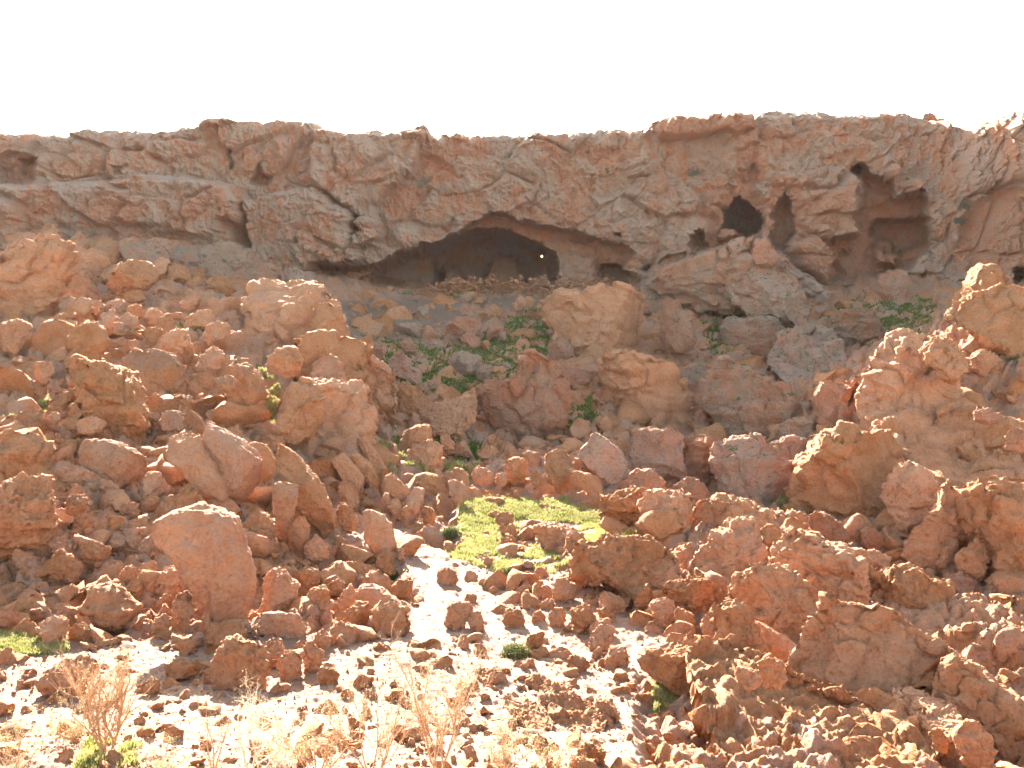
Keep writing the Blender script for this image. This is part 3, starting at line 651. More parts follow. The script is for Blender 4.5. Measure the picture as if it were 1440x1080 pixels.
2|-|r|C|620,1010 660,990 720,1010 700,1042 640,1042|flat reddish stone below the broad mossy boulder
2|-|g|C|340,965 380,940 450,945 490,975 450,1000 380,985|low row of jumbled stones at the edge of the dark soil
0|54.5|r|C|926,430 950,432 972,455 975,480 955,492 930,490|dark hollowed block touching the great square block's right side
0|-|g|C|955,520 985,512 1000,530 990,560 965,560|greyish stone between the orange overhang and the huge round boulder
3|60|gb|T|330,745 400,680 470,640 560,650 600,700 620,800 600,880 540,850 470,830 400,840 340,800|dome of grey fluted rock with a small orange niche
3|62|gb|T|60,690 250,630 400,580 440,565 520,600 520,660 400,740 300,830 150,790 20,750|grassy grey rock ramp climbing to the round cave hole
3|-|gb|T|290,900 350,850 480,840 560,860 610,910 600,945 500,955 430,965 420,945 340,965 285,945|grey ledge rock with moss under the fluted dome
3|-|rb|T|420,960 500,950 600,940 570,995 510,1045 440,1035 400,985|dark red base under the mossy grey ledge rock
3|-|gb|T|680,880 780,820 900,830 940,870 900,935 790,955 690,935|smooth grey whaleback rock right of the mossy ledge
3|-|r|T|890,740 930,690 1000,660 1020,700 970,775 910,785|tilted orange block standing under the wide right alcove
3|-|r|T|835,740 870,720 885,760 850,775|small orange block left of the tilted one under the wide alcove
3|-|ob|T|1150,830 1200,750 1240,750 1280,670 1350,655 1400,700 1390,755 1300,795 1250,840 1180,850|lit orange boulder perched at the top of the right-hand spur
3|61|r|T|415,610 440,548 498,545 500,580 540,635 460,645 430,650|upright red slab beside the round cave hole's right foot
3|53.2|g|T|70,770 150,770 210,860 200,935 120,965 75,900|weathered grey-red boulder right of the great square block
3|-|g|T|-20,750 60,750 100,800 60,830 -20,820|low boulder behind the great square block
3|69|r|T|1055,92 1085,80 1118,88 1114,128 1060,128|flat dark stone balanced on the cliff rim at right
3|68|r|T|1092,112 1115,96 1152,98 1170,135 1130,150 1095,142|second stone on the cliff rim, just right of the flat dark one
6|37.5|ob|G|790,260 830,200 900,100 980,30 1060,10 1110,20 1100,90 1060,150 1100,230 1160,290 1250,330 1100,360 1000,360 900,425 830,395 800,320|huge orange shoulder forming the right spur's left edge
3|-|ob|G|1180,880 1250,820 1350,760 1440,750 1560,760 1560,920 1360,970 1250,910|sunlit orange boulder with a dark gap under it at the right edge
6|36|p|G|1070,90 1130,45 1200,60 1240,110 1220,160 1150,205 1090,170 1065,130|knobbly rounded boulder set into the right spur
6|-|t|G|1240,120 1290,80 1390,140 1350,185 1260,180|low rounded boulder right of the knobbly one
6|-|t|G|1370,170 1440,110 1540,110 1540,195 1400,200|dark-sided boulder at the right edge beside bright moss
0|33.2|ob|G|1125,700 1144,673 1177,640 1177,622 1200,608 1238,622 1294,622 1312,670 1260,745 1238,755 1185,735 1155,725 1130,720|broad purplish rock face of the right gully with dark lichen
0|31.3|obw|G|1294,625 1330,598 1388,610 1440,628 1500,650 1500,745 1440,758 1384,745 1332,685|smooth tan flank of the right spur above the slanting boulder
6|30.8|o|G|900,620 960,530 1020,515 1090,540 1115,600 1100,680 1060,740 990,775 950,720 930,670|tall standing boulder shaped like a shield in the right gully
6|28.8|o|G|965,870 1040,770 1130,690 1140,620 1200,640 1270,680 1275,740 1200,820 1130,900 1050,950 980,920|long smooth slanting boulder right of the shield-like one
6|27.6|o|G|1165,900 1200,850 1260,810 1335,815 1310,870 1260,945 1200,935|wedge boulder under the long slanting one
6|27|r|G|1130,960 1200,920 1280,970 1350,1060 1250,1070 1180,1020|dark smooth boulder at the bottom of the right gully
6|26.5|r|G|1300,960 1350,960 1430,1020 1440,1055 1370,1050 1310,1015|low dark boulder near the right edge in the gully bottom
6|27.8|ob|G|1290,760 1310,640 1400,600 1560,600 1560,1000 1400,995 1340,935 1340,820|massive brown rock wall at the right edge of the gully
6|-|r|G|620,720 700,710 760,750 790,815 700,825 640,785|speckled boulder on the gully floor below the purplish face
6|-|r|G|830,780 870,750 920,790 900,835 840,825|small brown boulder on the gully floor
6|-|r|G|90,640 150,590 210,575 260,610 270,665 180,665|rounded reddish boulder in shade behind the ridge
6|-|gb|C|190,240 260,160 330,120 420,140 500,190 560,240 575,300 520,340 490,380 480,430 380,455 330,400 290,360 260,310 200,290|huge round boulder speckled with black lichen
6|-|r|G|640,270 680,220 760,180 860,140 870,170 800,270 770,320 730,388 660,370 650,310|tall split orange block at the head of the gully
6|-|g|G|500,370 560,340 640,350 660,400 620,435 530,445|grey-pink block right below the huge lichen boulder
6|-|gb|G|490,470 560,440 640,430 730,440 680,510 600,600 520,590 500,520|rough grey bank sloping into the dark mossy hollow
6|-|r|G|740,330 770,290 800,330 790,375 750,405|narrow block squeezed beside the orange shoulder
6|-|g|G|575,280 630,275 650,320 600,335|small grey stone between the lichen boulder and the split block
6|-|r|G|200,340 240,320 275,380 240,405 200,385|small boulder wedged below the left of the lichen boulder
6|-|rb|C|130,450 250,420 340,450 320,510 280,610 200,590 140,550|layered pink rock bank under the huge lichen boulder
6|-|rb|C|-20,400 80,395 160,410 160,570 60,560 -20,545|dark red recessed bank under the orange overhanging block
6|34.8|ob|G|1100,380 1200,320 1330,340 1440,380 1540,380 1540,480 1440,500 1250,470 1100,440|mossy ledged rock in the upper right of the spur
6|31|t|G|1365,420 1400,390 1450,395 1480,430 1440,470 1375,460|sunlit pale boulder near the right edge, middle height
6|32.5|r|G|1250,310 1290,300 1350,340 1340,365 1260,360|small squared stone on the right spur's mossy ledge
0|-|pb|R|900,715 905,700 925,702 950,704 970,700 980,712 962,735 955,770 940,765 905,755|upright rough block at the ridge's far left end
0|-|ob|R|961,735 975,712 1000,707 1022,697 1043,708 1070,718 1092,730 1110,752 1114,772 1095,785 1080,760 1035,742 1010,755 994,768 968,762|broad peaked boulder on the far crest of the right ridge
9|-|ob|R|180,170 200,120 270,60 340,10 410,5 460,50 490,100 500,155 430,170 380,190 320,215 200,210|rounded craggy boulder before the broad peaked one
9|-|o|R|440,0 520,0 560,70 545,135 500,155 480,80|smooth brown boulder to the right of the craggy rounded one
9|-|ob|R|510,150 550,110 570,60 600,28 640,60 690,100 760,110 820,140 835,200 820,280 830,345 760,355 700,385 650,300 590,210 540,180|spiky peaked boulder rising in the middle of the right ridge
9|-|p|R|690,100 720,75 790,70 840,110 890,180 930,260 930,300 860,315 810,295 830,170|rough boulder behind the spiky peak, sloping down to the right
9|-|o|R|805,90 870,85 950,120 945,148 870,132|thin capstone lying on the ridge right of the spiky peak
9|-|o|R|880,180 950,155 985,180 960,222 900,205|small pale stone on the crest below the thin capstone
9|-|o|R|920,290 950,220 980,180 1040,185 1090,220 1170,240 1200,290 1100,335 1010,375 930,345|tent-shaped boulder at the ridge's right with a dark gap at its left
9|-|ob|R|290,250 340,200 420,145 480,160 540,180 600,220 640,260 680,310 695,370 680,445 610,468 520,410 430,360 340,320 300,290|big domed boulder with a row of small holes in its face
9|-|o|R|270,340 340,305 400,340 430,390 480,470 520,520 420,575 330,585 285,500 275,420|layered boulder standing left of the domed one with holes
9|-|os|R|415,360 500,400 600,460 560,495 500,515 450,430|triangular smooth slab between the layered and the domed boulder
9|-|ob|R|525,490 620,475 690,400 740,365 840,350 920,360 1010,390 1080,430 1150,480 1110,540 1050,600 1010,650 1000,700 930,718 820,705 700,660 600,610 540,570|largest smooth boulder at lower right with a hollow in its face
9|12.4|o|R|350,560 380,545 430,560 470,590 400,602|low stone at the left foot of the largest smooth boulder
9|12.9|p|R|430,520 490,505 550,540 540,595 470,595|grainy stone touching the left tip of the largest smooth boulder
9|-|o|R|-20,450 80,445 170,480 230,540 285,590 250,635 170,615 80,575 -20,548|long rounded boulder lying on the sand at the ridge's left foot
9|-|o|R|135,460 190,415 265,430 250,480 190,503|rounded stone behind the long boulder at the ridge's foot
9|-|o|R|10,320 80,270 130,290 130,345 60,375|smooth round stone on the left slope of the ridge
9|-|o|R|110,330 160,315 220,340 210,382 140,385|small lumpy stone beside the smooth round one
9|-|p|R|50,230 120,210 200,205 320,220 290,285 200,315 90,265|long low rough rock below the craggy rounded boulder
0|-|ob|R|878,785 885,770 910,760 935,772 955,800 952,822 930,835 905,832 885,815|upright rounded boulder at the left end of the ridge above the sand
9|13.0|pbw|R|180,920 200,740 250,650 330,600 400,610 520,595 640,640 700,680 820,730 1000,800 1120,830 1200,920 1200,1010 180,1010|broad crusty rock platform filling the lower right foreground
9|17|pbw|R|1010,370 1100,320 1200,315 1300,320 1440,310 1600,330 1600,640 1420,600 1300,570 1150,490 1080,430|wide crusted slope of knobbly rock at the right edge
9|14.6|ob|R|1040,600 1130,520 1200,510 1300,560 1400,620 1480,700 1430,745 1360,830 1310,800 1240,710 1100,650|rounded outcrop right of the largest smooth boulder
9|13.6|ow|R|1010,640 1080,620 1200,680 1300,710 1200,765 1100,785 960,725|flat lit slab in front of the largest smooth boulder
9|12.3|o|R|1185,770 1230,750 1300,765 1335,830 1300,895 1220,895 1185,835|pale rounded stone on the platform at the bottom right
9|12.6|o|R|1085,800 1120,770 1170,800 1160,835 1100,830|small stone left of the pale rounded one at the bottom right
9|-|o|R|225,385 250,325 280,330 270,415 240,420|narrow upright stone left of the layered boulder
7|-|ob|F|360,330 400,230 450,210 500,260 560,310 620,390 600,435 540,425 490,400 430,405 370,365|ridged boulder with a hollow under it at the lower left
7|-|p|F|610,250 680,200 740,180 785,220 795,280 740,302 640,292|boulder with a cratered top left of the great slab
7|-|o|F|500,200 550,170 585,190 575,232 530,248|smooth stone in the pile left of the cratered boulder
7|-|o|F|580,170 640,155 660,190 620,238 580,215|stone above the smooth one in the pile left of the great slab
7|-|o|F|540,240 590,230 610,270 590,302 550,285|flat-faced stone at the bottom of the pile left of the great slab
7|-|o|F|670,310 710,290 740,310 700,352 665,348|small stone under the cratered boulder
7|-|o|F|690,350 740,320 790,295 830,360 820,412 740,422 690,395|smooth peaked stone with green on its left shoulder
7|-|p|F|640,390 690,365 725,400 720,450 680,462 640,442|rounded knob stone left of the smooth peaked one
7|-|o|F|850,360 890,335 935,350 940,415 890,428 855,402|small block propped against the great slab's foot
7|-|o|F|140,420 180,390 250,390 290,420 285,470 230,508 160,502|round boulder on green at the lower left edge
7|-|o|F|290,430 330,415 380,440 425,450 420,492 350,492 300,482|low lumpy stone right of the round boulder at lower left
7|-|o|F|310,400 350,385 400,410 390,442 330,422|little cap stone on the low lumpy one at lower left
7|-|ts|F|1055,430 1090,380 1180,365 1260,370 1300,420 1300,485 1240,482 1180,462 1100,452|flat pale slab right of the great slab's foot
7|-|t|F|1090,250 1120,210 1200,230 1260,280 1260,350 1190,368 1100,362|coarse block against the great slab's right side
7|-|o|F|1220,200 1260,170 1340,200 1340,250 1280,262|tan boulder with a lit crust right of the coarse block
7|-|o|F|1310,330 1350,270 1390,290 1400,340 1370,388 1310,382|bowl-rimmed boulder at the middle of the lower left
7|-|o|F|830,450 900,430 960,430 1000,420 1020,460 1000,502 920,515 850,525|low ledge of rock on the sand below the great slab
7|-|o|F|730,510 780,480 825,490 820,528 760,535|small block left of the low ledge below the great slab
7|-|pb|F|900,580 940,520 1040,505 1100,560 1120,620 1100,710 1000,730 890,715|dark rounded boulder behind bare twigs, bottom left of centre
7|-|p|F|1070,510 1120,485 1180,500 1200,550 1160,602 1100,595|knob boulder resting on the dark rounded one's shoulder
7|-|p|F|1140,570 1200,540 1280,540 1280,620 1240,655 1150,625|cracked boulder in the group behind the bare twigs
7|-|p|F|1270,510 1320,500 1360,560 1350,620 1290,625|narrow boulder at the right of the group behind the bare twigs
7|-|p|F|1340,610 1390,590 1430,630 1420,685 1350,670|rightmost low boulder of the group behind the bare twigs
7|-|p|F|180,620 240,600 300,590 380,600 400,640 340,685 320,735 230,745 165,725|spiky weathered rock on the sand behind the small tree
7|-|o|F|670,610 720,590 780,600 850,590 850,622 770,655 690,645|low curved rock with a shadow under it, on the lower left sand
7|-|p|F|590,660 650,650 680,680 660,722 610,705|small rough rock right of the small tree's crown
7|-|t|F|1320,450 1360,440 1400,490 1380,532 1330,515|small upright stone right of the flat pale slab
7|-|t|F|200,350 260,335 330,370 310,392 230,392|flat loaf-like stone above the round boulder on green
7|-|t|F|0,360 60,350 110,410 60,440 -40,430 -40,370|smooth low boulder at the left edge above the sand
8|-|o|F|195,220 260,170 310,200 350,250 330,290 270,282 210,252|peaked brown boulder left of the path's upper bend
8|-|ts|F|190,260 240,245 320,280 400,350 415,390 380,375 300,335 250,342 210,305|long flat slab lying diagonally left of the path
8|-|o|F|245,410 260,340 320,320 390,370 435,440 420,462 330,464 260,445|grooved block with a dark shadow beside the path, lower end of the slab
8|-|p|F|340,250 380,220 425,240 420,290 380,312 350,292|rough round stone overlooking the path's left side
8|-|o|F|90,310 140,260 200,290 210,340 140,352 90,347|smooth triangular boulder left of the long flat slab
8|-|o|F|120,370 180,345 240,350 250,380 210,425 140,432|clean-edged block below the smooth triangular boulder
8|-|o|F|-20,280 50,260 85,310 70,370 0,390 -30,340|cup-shaped boulder left of the smooth triangular one
8|-|o|F|60,430 110,410 170,430 190,480 150,502 90,482|twin stones left of the grooved block's shadow
8|-|p|F|520,240 530,200 570,185 630,210 630,245 580,257|flat-bottomed dark rock on the path, upper of the three
8|-|o|F|640,200 670,195 705,220 690,237 645,232|thin stone right beside the path's upper rock
8|-|p|F|545,390 560,340 610,330 700,350 690,375 640,400 635,437 565,422|large dark rock in the middle of the path
8|-|p|F|650,380 700,365 730,390 720,440 665,442|hollowed rock joined to the right of the middle path rock
8|-|p|F|630,330 640,295 690,290 700,332|small knob behind the middle path rock
8|-|o|F|785,410 800,360 900,360 900,400 870,424|square-cut stone right of the middle path rock
8|-|o|F|1005,260 1045,222 1110,265 1115,320 1080,338 1020,302|smooth rounded boulder standing above the rocks right of the path
8|-|o|F|945,340 990,310 1030,330 1000,362|small lump left below the smooth rounded boulder
8|-|o|F|990,390 1030,350 1075,370 1060,422 1000,428|ball-like stone with its shadow on the sand, right of the path
8|-|p|F|920,370 980,360 990,400 925,408|squarish rough stone between the square-cut and the ball-like stones
8|-|p|F|1080,370 1150,350 1180,360 1190,400 1140,455 1090,445|leaning ribbed stone right of the ball-like stone
8|-|p|F|1155,300 1230,290 1330,320 1340,350 1280,362 1200,345|row of rough low rock right of the smooth rounded boulder
8|-|o|F|1200,360 1240,340 1285,370 1270,407 1210,405|rounded stone below the row of rough low rock
8|-|o|F|1150,435 1200,400 1260,400 1250,442 1180,464|flattish stone right of the leaning ribbed stone
8|-|p|F|1160,490 1200,450 1250,420 1285,460 1280,502 1220,535 1170,525|warty boulder alone on the sand left of the long rounded one
8|-|o|F|1340,300 1390,260 1430,250 1440,300 1400,352 1345,338|smooth tilted boulder at the upper right of the sand
8|-|p|F|890,480 940,450 980,460 950,532 900,535|crumbly stone right of the small green bush
8|-|p|F|1060,585 1100,550 1170,550 1175,600 1120,628 1070,615|arched stone on the sand below the warty boulder
8|-|o|F|980,545 1050,510 1100,530 1090,558 1000,565|low stone above the arched stone
8|-|o|F|1230,565 1260,520 1340,520 1340,580 1300,612 1240,605|left-hand half of the split boulder casting a long shadow at right of the sand
8|-|o|F|875,235 900,190 940,205 975,240 960,252 890,253|pale flat-topped stone at the path's upper right side
8|-|p|F|260,155 290,125 350,150 370,178 330,183 270,175|mossy low rock at the top left of the path
8|-|pw|F|660,625 720,612 780,620 830,655 800,685 720,665|leftmost of the reddish ribs of bedrock in the lower sand
8|-|pbw|F|740,735 800,700 860,740 960,780 1005,830 990,862 930,855 850,795|long diagonal rib of bedrock, lower left of the rib group
8|-|pbw|F|960,725 1020,695 1080,720 1130,760 1250,800 1300,830 1300,872 1180,878 1100,862 1020,822 980,775|broadest diagonal rib of bedrock in the rib group
8|-|p|F|880,645 950,628 1060,690 1000,705 900,672|upper thin rib of bedrock in the rib group
8|-|p|F|1180,755 1240,740 1300,800 1290,832 1220,795|short right-hand rib of bedrock in the rib group
8|-|o|F|380,505 420,480 470,490 460,512 390,518|low flat stone below the path's left end
8|-|o|F|225,525 280,500 345,525 300,538|pale flat stone flush with the sand, left of the low flat one
8|-|o|F|60,200 75,165 120,150 150,190 130,212 80,207|small split stone on the bank left of the peaked brown boulder
8|-|o|F|70,245 110,225 140,240 130,267 80,264|small loaf stone left of the peaked brown boulder
8|-|o|F|820,270 870,268 872,292 830,288|brown chip of rock below the pale flat-topped stone
8|-|p|F|915,905 960,890 1010,930 1000,960 940,950|rough stone at the bottom centre below the ribs
8|-|p|F|1080,970 1130,930 1210,945 1270,975 1200,1005 1110,1005|flaky flat rock at the bottom edge right of centre
'''
_ico = {}
def ico(level):
    if level not in _ico:
        bm = bmesh.new(); bmesh.ops.create_icosphere(bm, subdivisions=level, radius=1.0)
        v = np.array([x.co[:] for x in bm.verts], np.float32); f = np.array([[q.index for q in t.verts] for t in bm.faces], np.int32)
        bm.free(); _ico[level] = (v, f)
    return _ico[level]
def normals(V, Fc):
    a, b, c = V[Fc[:, 0]], V[Fc[:, 1]], V[Fc[:, 2]]
    n = np.cross(b - a, c - a); N = np.zeros_like(V)
    for k in range(3):
        for j in range(3): N[:, j] += np.bincount(Fc[:, k], n[:, j], len(V))
    return N / (np.linalg.norm(N, axis=1)[:, None] + 1e-9)

def rock_mesh(pts, thick, style, seed, level, dist=30.0, zc=0.0):
    """a stone whose front outline (x,z) is pts; thick = half depth in metres"""
    R = np.random.default_rng(seed)
    V, Fc = ico(level); V = V.copy()
    poly = np.array(pts, float)
    x, y = poly[:, 0], poly[:, 1]; x1, y1 = np.roll(x, -1), np.roll(y, -1)
    cr = x * y1 - x1 * y; A = cr.sum() / 2
    c = np.array([((x + x1) * cr).sum() / (6 * A), ((y + y1) * cr).sum() / (6 * A)])
    th = np.linspace(-np.pi, np.pi, 361); dx, dy = np.cos(th), np.sin(th); r = np.zeros(361)
    for k in range(len(poly)):
        a = poly[k] - c; e = poly[(k + 1) % len(poly)] - poly[k]
        den = dx * e[1] - dy * e[0]; den = np.where(np.abs(den) < 1e-9, 1e-9, den)
        t = (a[0] * e[1] - a[1] * e[0]) / den; s = (a[0] * dy - a[1] * dx) / den
        ok = (s >= -1e-6) & (s <= 1 + 1e-6) & (t > 0); r = np.where(ok & (t > r), t, r)
    r[r == 0] = np.sqrt(abs(A) / 3)
    kk = np.ones(5) / 5; r = np.convolve(np.concatenate([r[-3:-1], r, r[1:3]]), kk, 'valid')
    r *= 1.10 if 'b' in style else 1.05
    size = math.sqrt(abs(A))
    rho = np.sqrt(V[:, 0] ** 2 + V[:, 2] ** 2); tt = np.arctan2(V[:, 2], V[:, 0]); ny = V[:, 1]
    k = 4.0 if 's' in style else 3.2
    nrm = (rho ** k + np.abs(ny) ** k) ** (1 / k)
    rr = np.interp(tt, th, r)
    P = np.stack([np.cos(tt) * rr * rho / nrm, thick * ny / nrm, np.sin(tt) * rr * rho / nrm], 1)
    for _ in range(13 if 's' not in style else 5):        # broken faces on the front and back
        n = np.array([R.normal() * 0.75, -abs(R.normal()) - 0.35 if R.random() < 0.7 else abs(R.normal()) + 0.3, R.normal() * 0.6 + 0.15]); n /= np.linalg.norm(n)
        s = P @ n; L = s.max() * R.uniform(0.62, 0.9)
        P = P - np.outer(np.maximum(0, s - L) * 0.92, n)
    zt = P[:, 2] / (size * 0.6)
    pre = P; rad = P / (np.linalg.norm(P, axis=1)[:, None] + 1e-6); s1 = 1.9 / size
    P = P + rad * ((fbm(P + seed, s1 * 1.3, 3, 0.5) * 0.17 * size * (0.4 if 's' in style else 0.7 if 'b' in style else 1))[:, None])
    for _ in range(16 if 's' not in style else 6):        # sharp fracture faces
        n = R.normal(size=3) * (1, 0.8, 1); n /= np.linalg.norm(n)
        s = P @ n; L = s.max() * (R.uniform(0.8, 0.94) + (0.05 if 'b' in style else 0) if abs(n[1]) < 0.5 else R.uniform(0.5, 0.8))
        P = P - np.outer(np.maximum(0, s - L), n)
    P[:, 1] += thick * (R.uniform(0.15, 0.6) * np.clip(zt, -1, 1) + R.uniform(-0.35, 0.35) * P[:, 0] / size)
    if 'w' in style:        # broad low-lying rock: its top runs back into the ground
        dy = 1.7 * (P[:, 2] - P[:, 2].min() * 0.4); P[:, 1] = P[:, 1] * 0.6 + dy; P[:, 2] += (P[:, 2] + zc) * dy / dist
    N = normals(P, Fc)
    o = R.uniform(-90, 90, 3); Q = P + o
    s1 = 1.9 / size
    a = size * (0.10 if 's' not in style else 0.045)
    d = fbm(Q, s1 * 2.6, 5, 0.6, 1) * a * (0.42 if 'p' not in style else 0.8)
    wf, wc = worley(Q + fbm(Q, s1 * 1.5, 2)[:, None] * size * 0.2, s1 * (0.9 if 'b' not in style else 1.5), seed & 127)
    d += a * 0.95 * ((wc - 0.5) * sstep(0, 0.18, wf) - 0.45 * (1 - sstep(0, 0.12, wf)))
    d += fbm(Q, (0.35, 0.35, 3.4 / max(size, 0.4)), 3, 0.5, 1, 7) * a * (R.uniform(0.5, 1.5) if 'b' in style else R.uniform(0.3, 1.0))      # bedding
    if 'p' in style: d += fbm(Q, 3.6 if size > 1.2 else 3.6 * 1.2 / size, 3, 0.5, 1, 31) * min(0.13, size * 0.09)
    else: d += fbm(Q, 4.5, 3, 0.55, 1, 31) * min(0.035, size * 0.03)
    d += fbm(Q, 210.0 / dist, 3, 0.6, 1, 55) * (0.0012 if 's' in style else 0.0018) * dist
    P = P + N * d[:, None]
    return P, Fc, c

NAMES = {'b': 'rock_outcrop', 's': 'rock_slab'}
rows = [l.split('|') for l in TABLE.strip().splitlines()]
n_ind = 0
RCH = []     # footprints taken: photo column, row, radius
for i, (cr, dist, st, zone, pts, lab) in enumerate(rows):
    ox, oy, sc = CROP[int(cr)]
    pp = np.array([[float(q) for q in t.split(',')] for t in pts.split()]) / sc + (ox, oy)
    wpx, hpx = np.ptp(pp[:, 0]), np.ptp(pp[:, 1])
    lowx = pp[pp[:, 1] > pp[:, 1].max() - 0.25 * hpx][:, 0].mean()
    if dist == '-': d0 = float(hit(lowx, pp[:, 1].max() - 0.04 * hpx)[0])
    else: d0 = float(dist)
    wm = min(wpx, hpx) * 0.5 + max(wpx, hpx) * 0.15
    thick = wm * d0 / F * (0.85 if 's' not in st else 0.5)
    if 'b' in st: thick *= 1.15
    d = d0 + (thick * (0.95 if 'b' in st else 0.55) if dist == '-' else 0)
    X, _, Z = at(pp[:, 0], pp[:, 1], d)
    O = np.array([X.mean(), d, Z.mean()])
    Z = np.where(Z < Z.min() + 0.12 * np.ptp(Z), Z - 0.10 * np.ptp(Z) - 0.05, Z)      # bedded in the soil
    mx = max(wpx, hpx); lv = 6 if mx > 95 else 5 if mx > 36 else 4
    P, Fc, _c = rock_mesh(list(zip(X - O[0], Z - O[2])), thick, st, 100 + i, lv, d, O[2])
    mat = MATS.get(st[0], m_rock) if st[0] != 'p' else m_rock
    nm = NAMES.get('b' if 'b' in st else 's' if 's' in st else '', 'boulder' if mx > 30 else 'stone')
    me = make_mesh(nm, P, Fc, mat)
    o = link(nm, me, lab, {'rock_outcrop': 'rock outcrop', 'rock_slab': 'rock slab', 'boulder': 'boulder', 'stone': 'stone'}[nm], ZONE[zone], 'thing', loc=O)
    n_ind += 1

# ------------------------------------------------------------------ a few dozen more stones of their own, then the rubble nobody could count
def cast(u, v):
    d = hit(u, v); x, _, z = at(u, v, d); return x, d
DENS = [  # photo region, weight, how coarse
 ([(0,340),(120,340),(330,380),(480,430),(520,520),(540,640),(440,740),(300,740),(0,740)], 2.2, 1.15),
 ([(0,720),(300,720),(560,760),(590,850),(560,900),(300,900),(0,900)], 1.6, 0.9),
 ([(480,420),(900,405),(1100,420),(1330,410),(1100,560),(1000,640),(700,640),(540,600),(500,500)], 1.7, 1.0),
 ([(520,600),(880,640),(880,720),(640,800),(560,760),(480,700)], 1.2, 0.8),
 ([(640,740),(900,760),(960,860),(700,860)], 1.6, 0.7),
 ([(860,700),(1300,720),(1440,870),(1440,1080),(1000,1000),(900,880)], 1.3, 1.0),
 ([(-40,880),(900,880),(1020,980),(1000,1090),(-40,1090)], 1.1, 0.22),
 ([(1000,600),(1440,420),(1440,860),(1100,720)], 1.1, 1.1),
 ([(0,325),(200,350),(440,415),(330,420),(0,390)], 2.2, 0.9),
]
def in_dens(u, v):
    w = np.zeros(len(u)); c = np.zeros(len(u))
    for p, wt, co in DENS:
        m = poly_sd(u, v, p) > 0
        w[m] = np.maximum(w[m], wt); c[m] = np.maximum(c[m], co)
    return w, c
def scatter(n, seed):
    R = np.random.default_rng(seed)
    u = R.uniform(-60, 1500, n); v = R.uniform(330, 1095, n)
    w, c = in_dens(u, v); path = poly_sd(u, v, [(585,765),(640,765),(700,860),(780,890),(570,900),(590,840)]) > 0
    spur = poly_sd(u, v, [(335,435),(350,412),(490,420),(510,500),(532,600),(500,648),(385,640),(360,560)]) > 0
    flank = poly_sd(u, v, [(1200,490),(1440,440),(1440,760),(1280,770),(1130,700)]) > 0
    w = w * np.where(spur, 0.12, np.where(flank, 0.45, 1))
    keep = (R.uniform(0, 3, n) < w * np.where(path, 0.12, np.where(poly_sd(u, v, GRASS[0]) > -4, 0.3, 1))); u, v, c = u[keep], v[keep], c[keep]
    x, y = cast(u, v); z, g, b, r = relief(x, y)
    k = (y < 68) & (y > 9.5); return R, x[k], y[k], z[k], c[k], g[k], u[k], v[k]

def pebble(R, lv, rough=0.22):
    V, Fc = ico(lv); V = V * np.array([R.uniform(0.7, 1.3), R.uniform(0.7, 1.2), R.uniform(0.55, 1.0)], np.float32)
    for _ in range(12):
        n = R.normal(size=3); n /= np.linalg.norm(n); s = V @ n; L = s.max() * R.uniform(0.35, 0.72)
        V = V - np.outer(np.maximum(0, s - L), n).astype(np.float32)
    N = normals(V, Fc); Q = V + R.uniform(-50, 50, 3).astype(np.float32)
    return V + N * (fbm(Q, 1.3, 4, 0.55, 1) * rough)[:, None], Fc

protos = [make_mesh('stone', *pebble(np.random.default_rng(900 + k), 4), m_rock if k % 3 else m_tan) for k in range(10)]
def heap(name, n, seed, rmin, rmax, power, mat, lv=2, nproto=20):
    R, x, y, z, c, g, u, v = scatter(n, seed)
    base = [pebble(np.random.default_rng(seed * 50 + k), lv, 0.17) for k in range(nproto)]
    VV, FF, o = [], [], 0
    t = R.uniform(0, 1, len(x)) ** power
    s = (rmin + (rmax - rmin) * t) * (0.35 + 0.65 * c) * np.clip(y / 26, 0.55, 1.5)
    s *= np.where(g > 0.4, 0.7, 1)
    for k in range(len(x)):
        V, Fc = base[R.integers(nproto)]
        a, b2 = R.uniform(0, 6.28), R.uniform(-0.5, 0.5)
        ca, sa, cb, sb = math.cos(a), math.sin(a), math.cos(b2), math.sin(b2)
        Rm = np.array([[ca, -sa, 0], [sa, ca, 0], [0, 0, 1]]) @ np.array([[1, 0, 0], [0, cb, -sb], [0, sb, cb]])
        VV.append((V @ Rm.T) * s[k] + (x[k], y[k], z[k] + s[k] * (0.15 - 0.3 * min(1, s[k] / 0.5)))); FF.append(Fc + o); o += len(V)
    link(name, make_mesh(name, np.concatenate(VV), np.concatenate(FF), mat), kind='stuff')
heap('rubble', 7500, 31, 0.07, 1.0, 3.0, m_rock, 3)
heap('rubble', 7500, 32, 0.07, 0.8, 3.6, m_tan, 3)
heap('gravel', 90000, 33, 0.02, 0.16, 3.0, m_tan, 1)

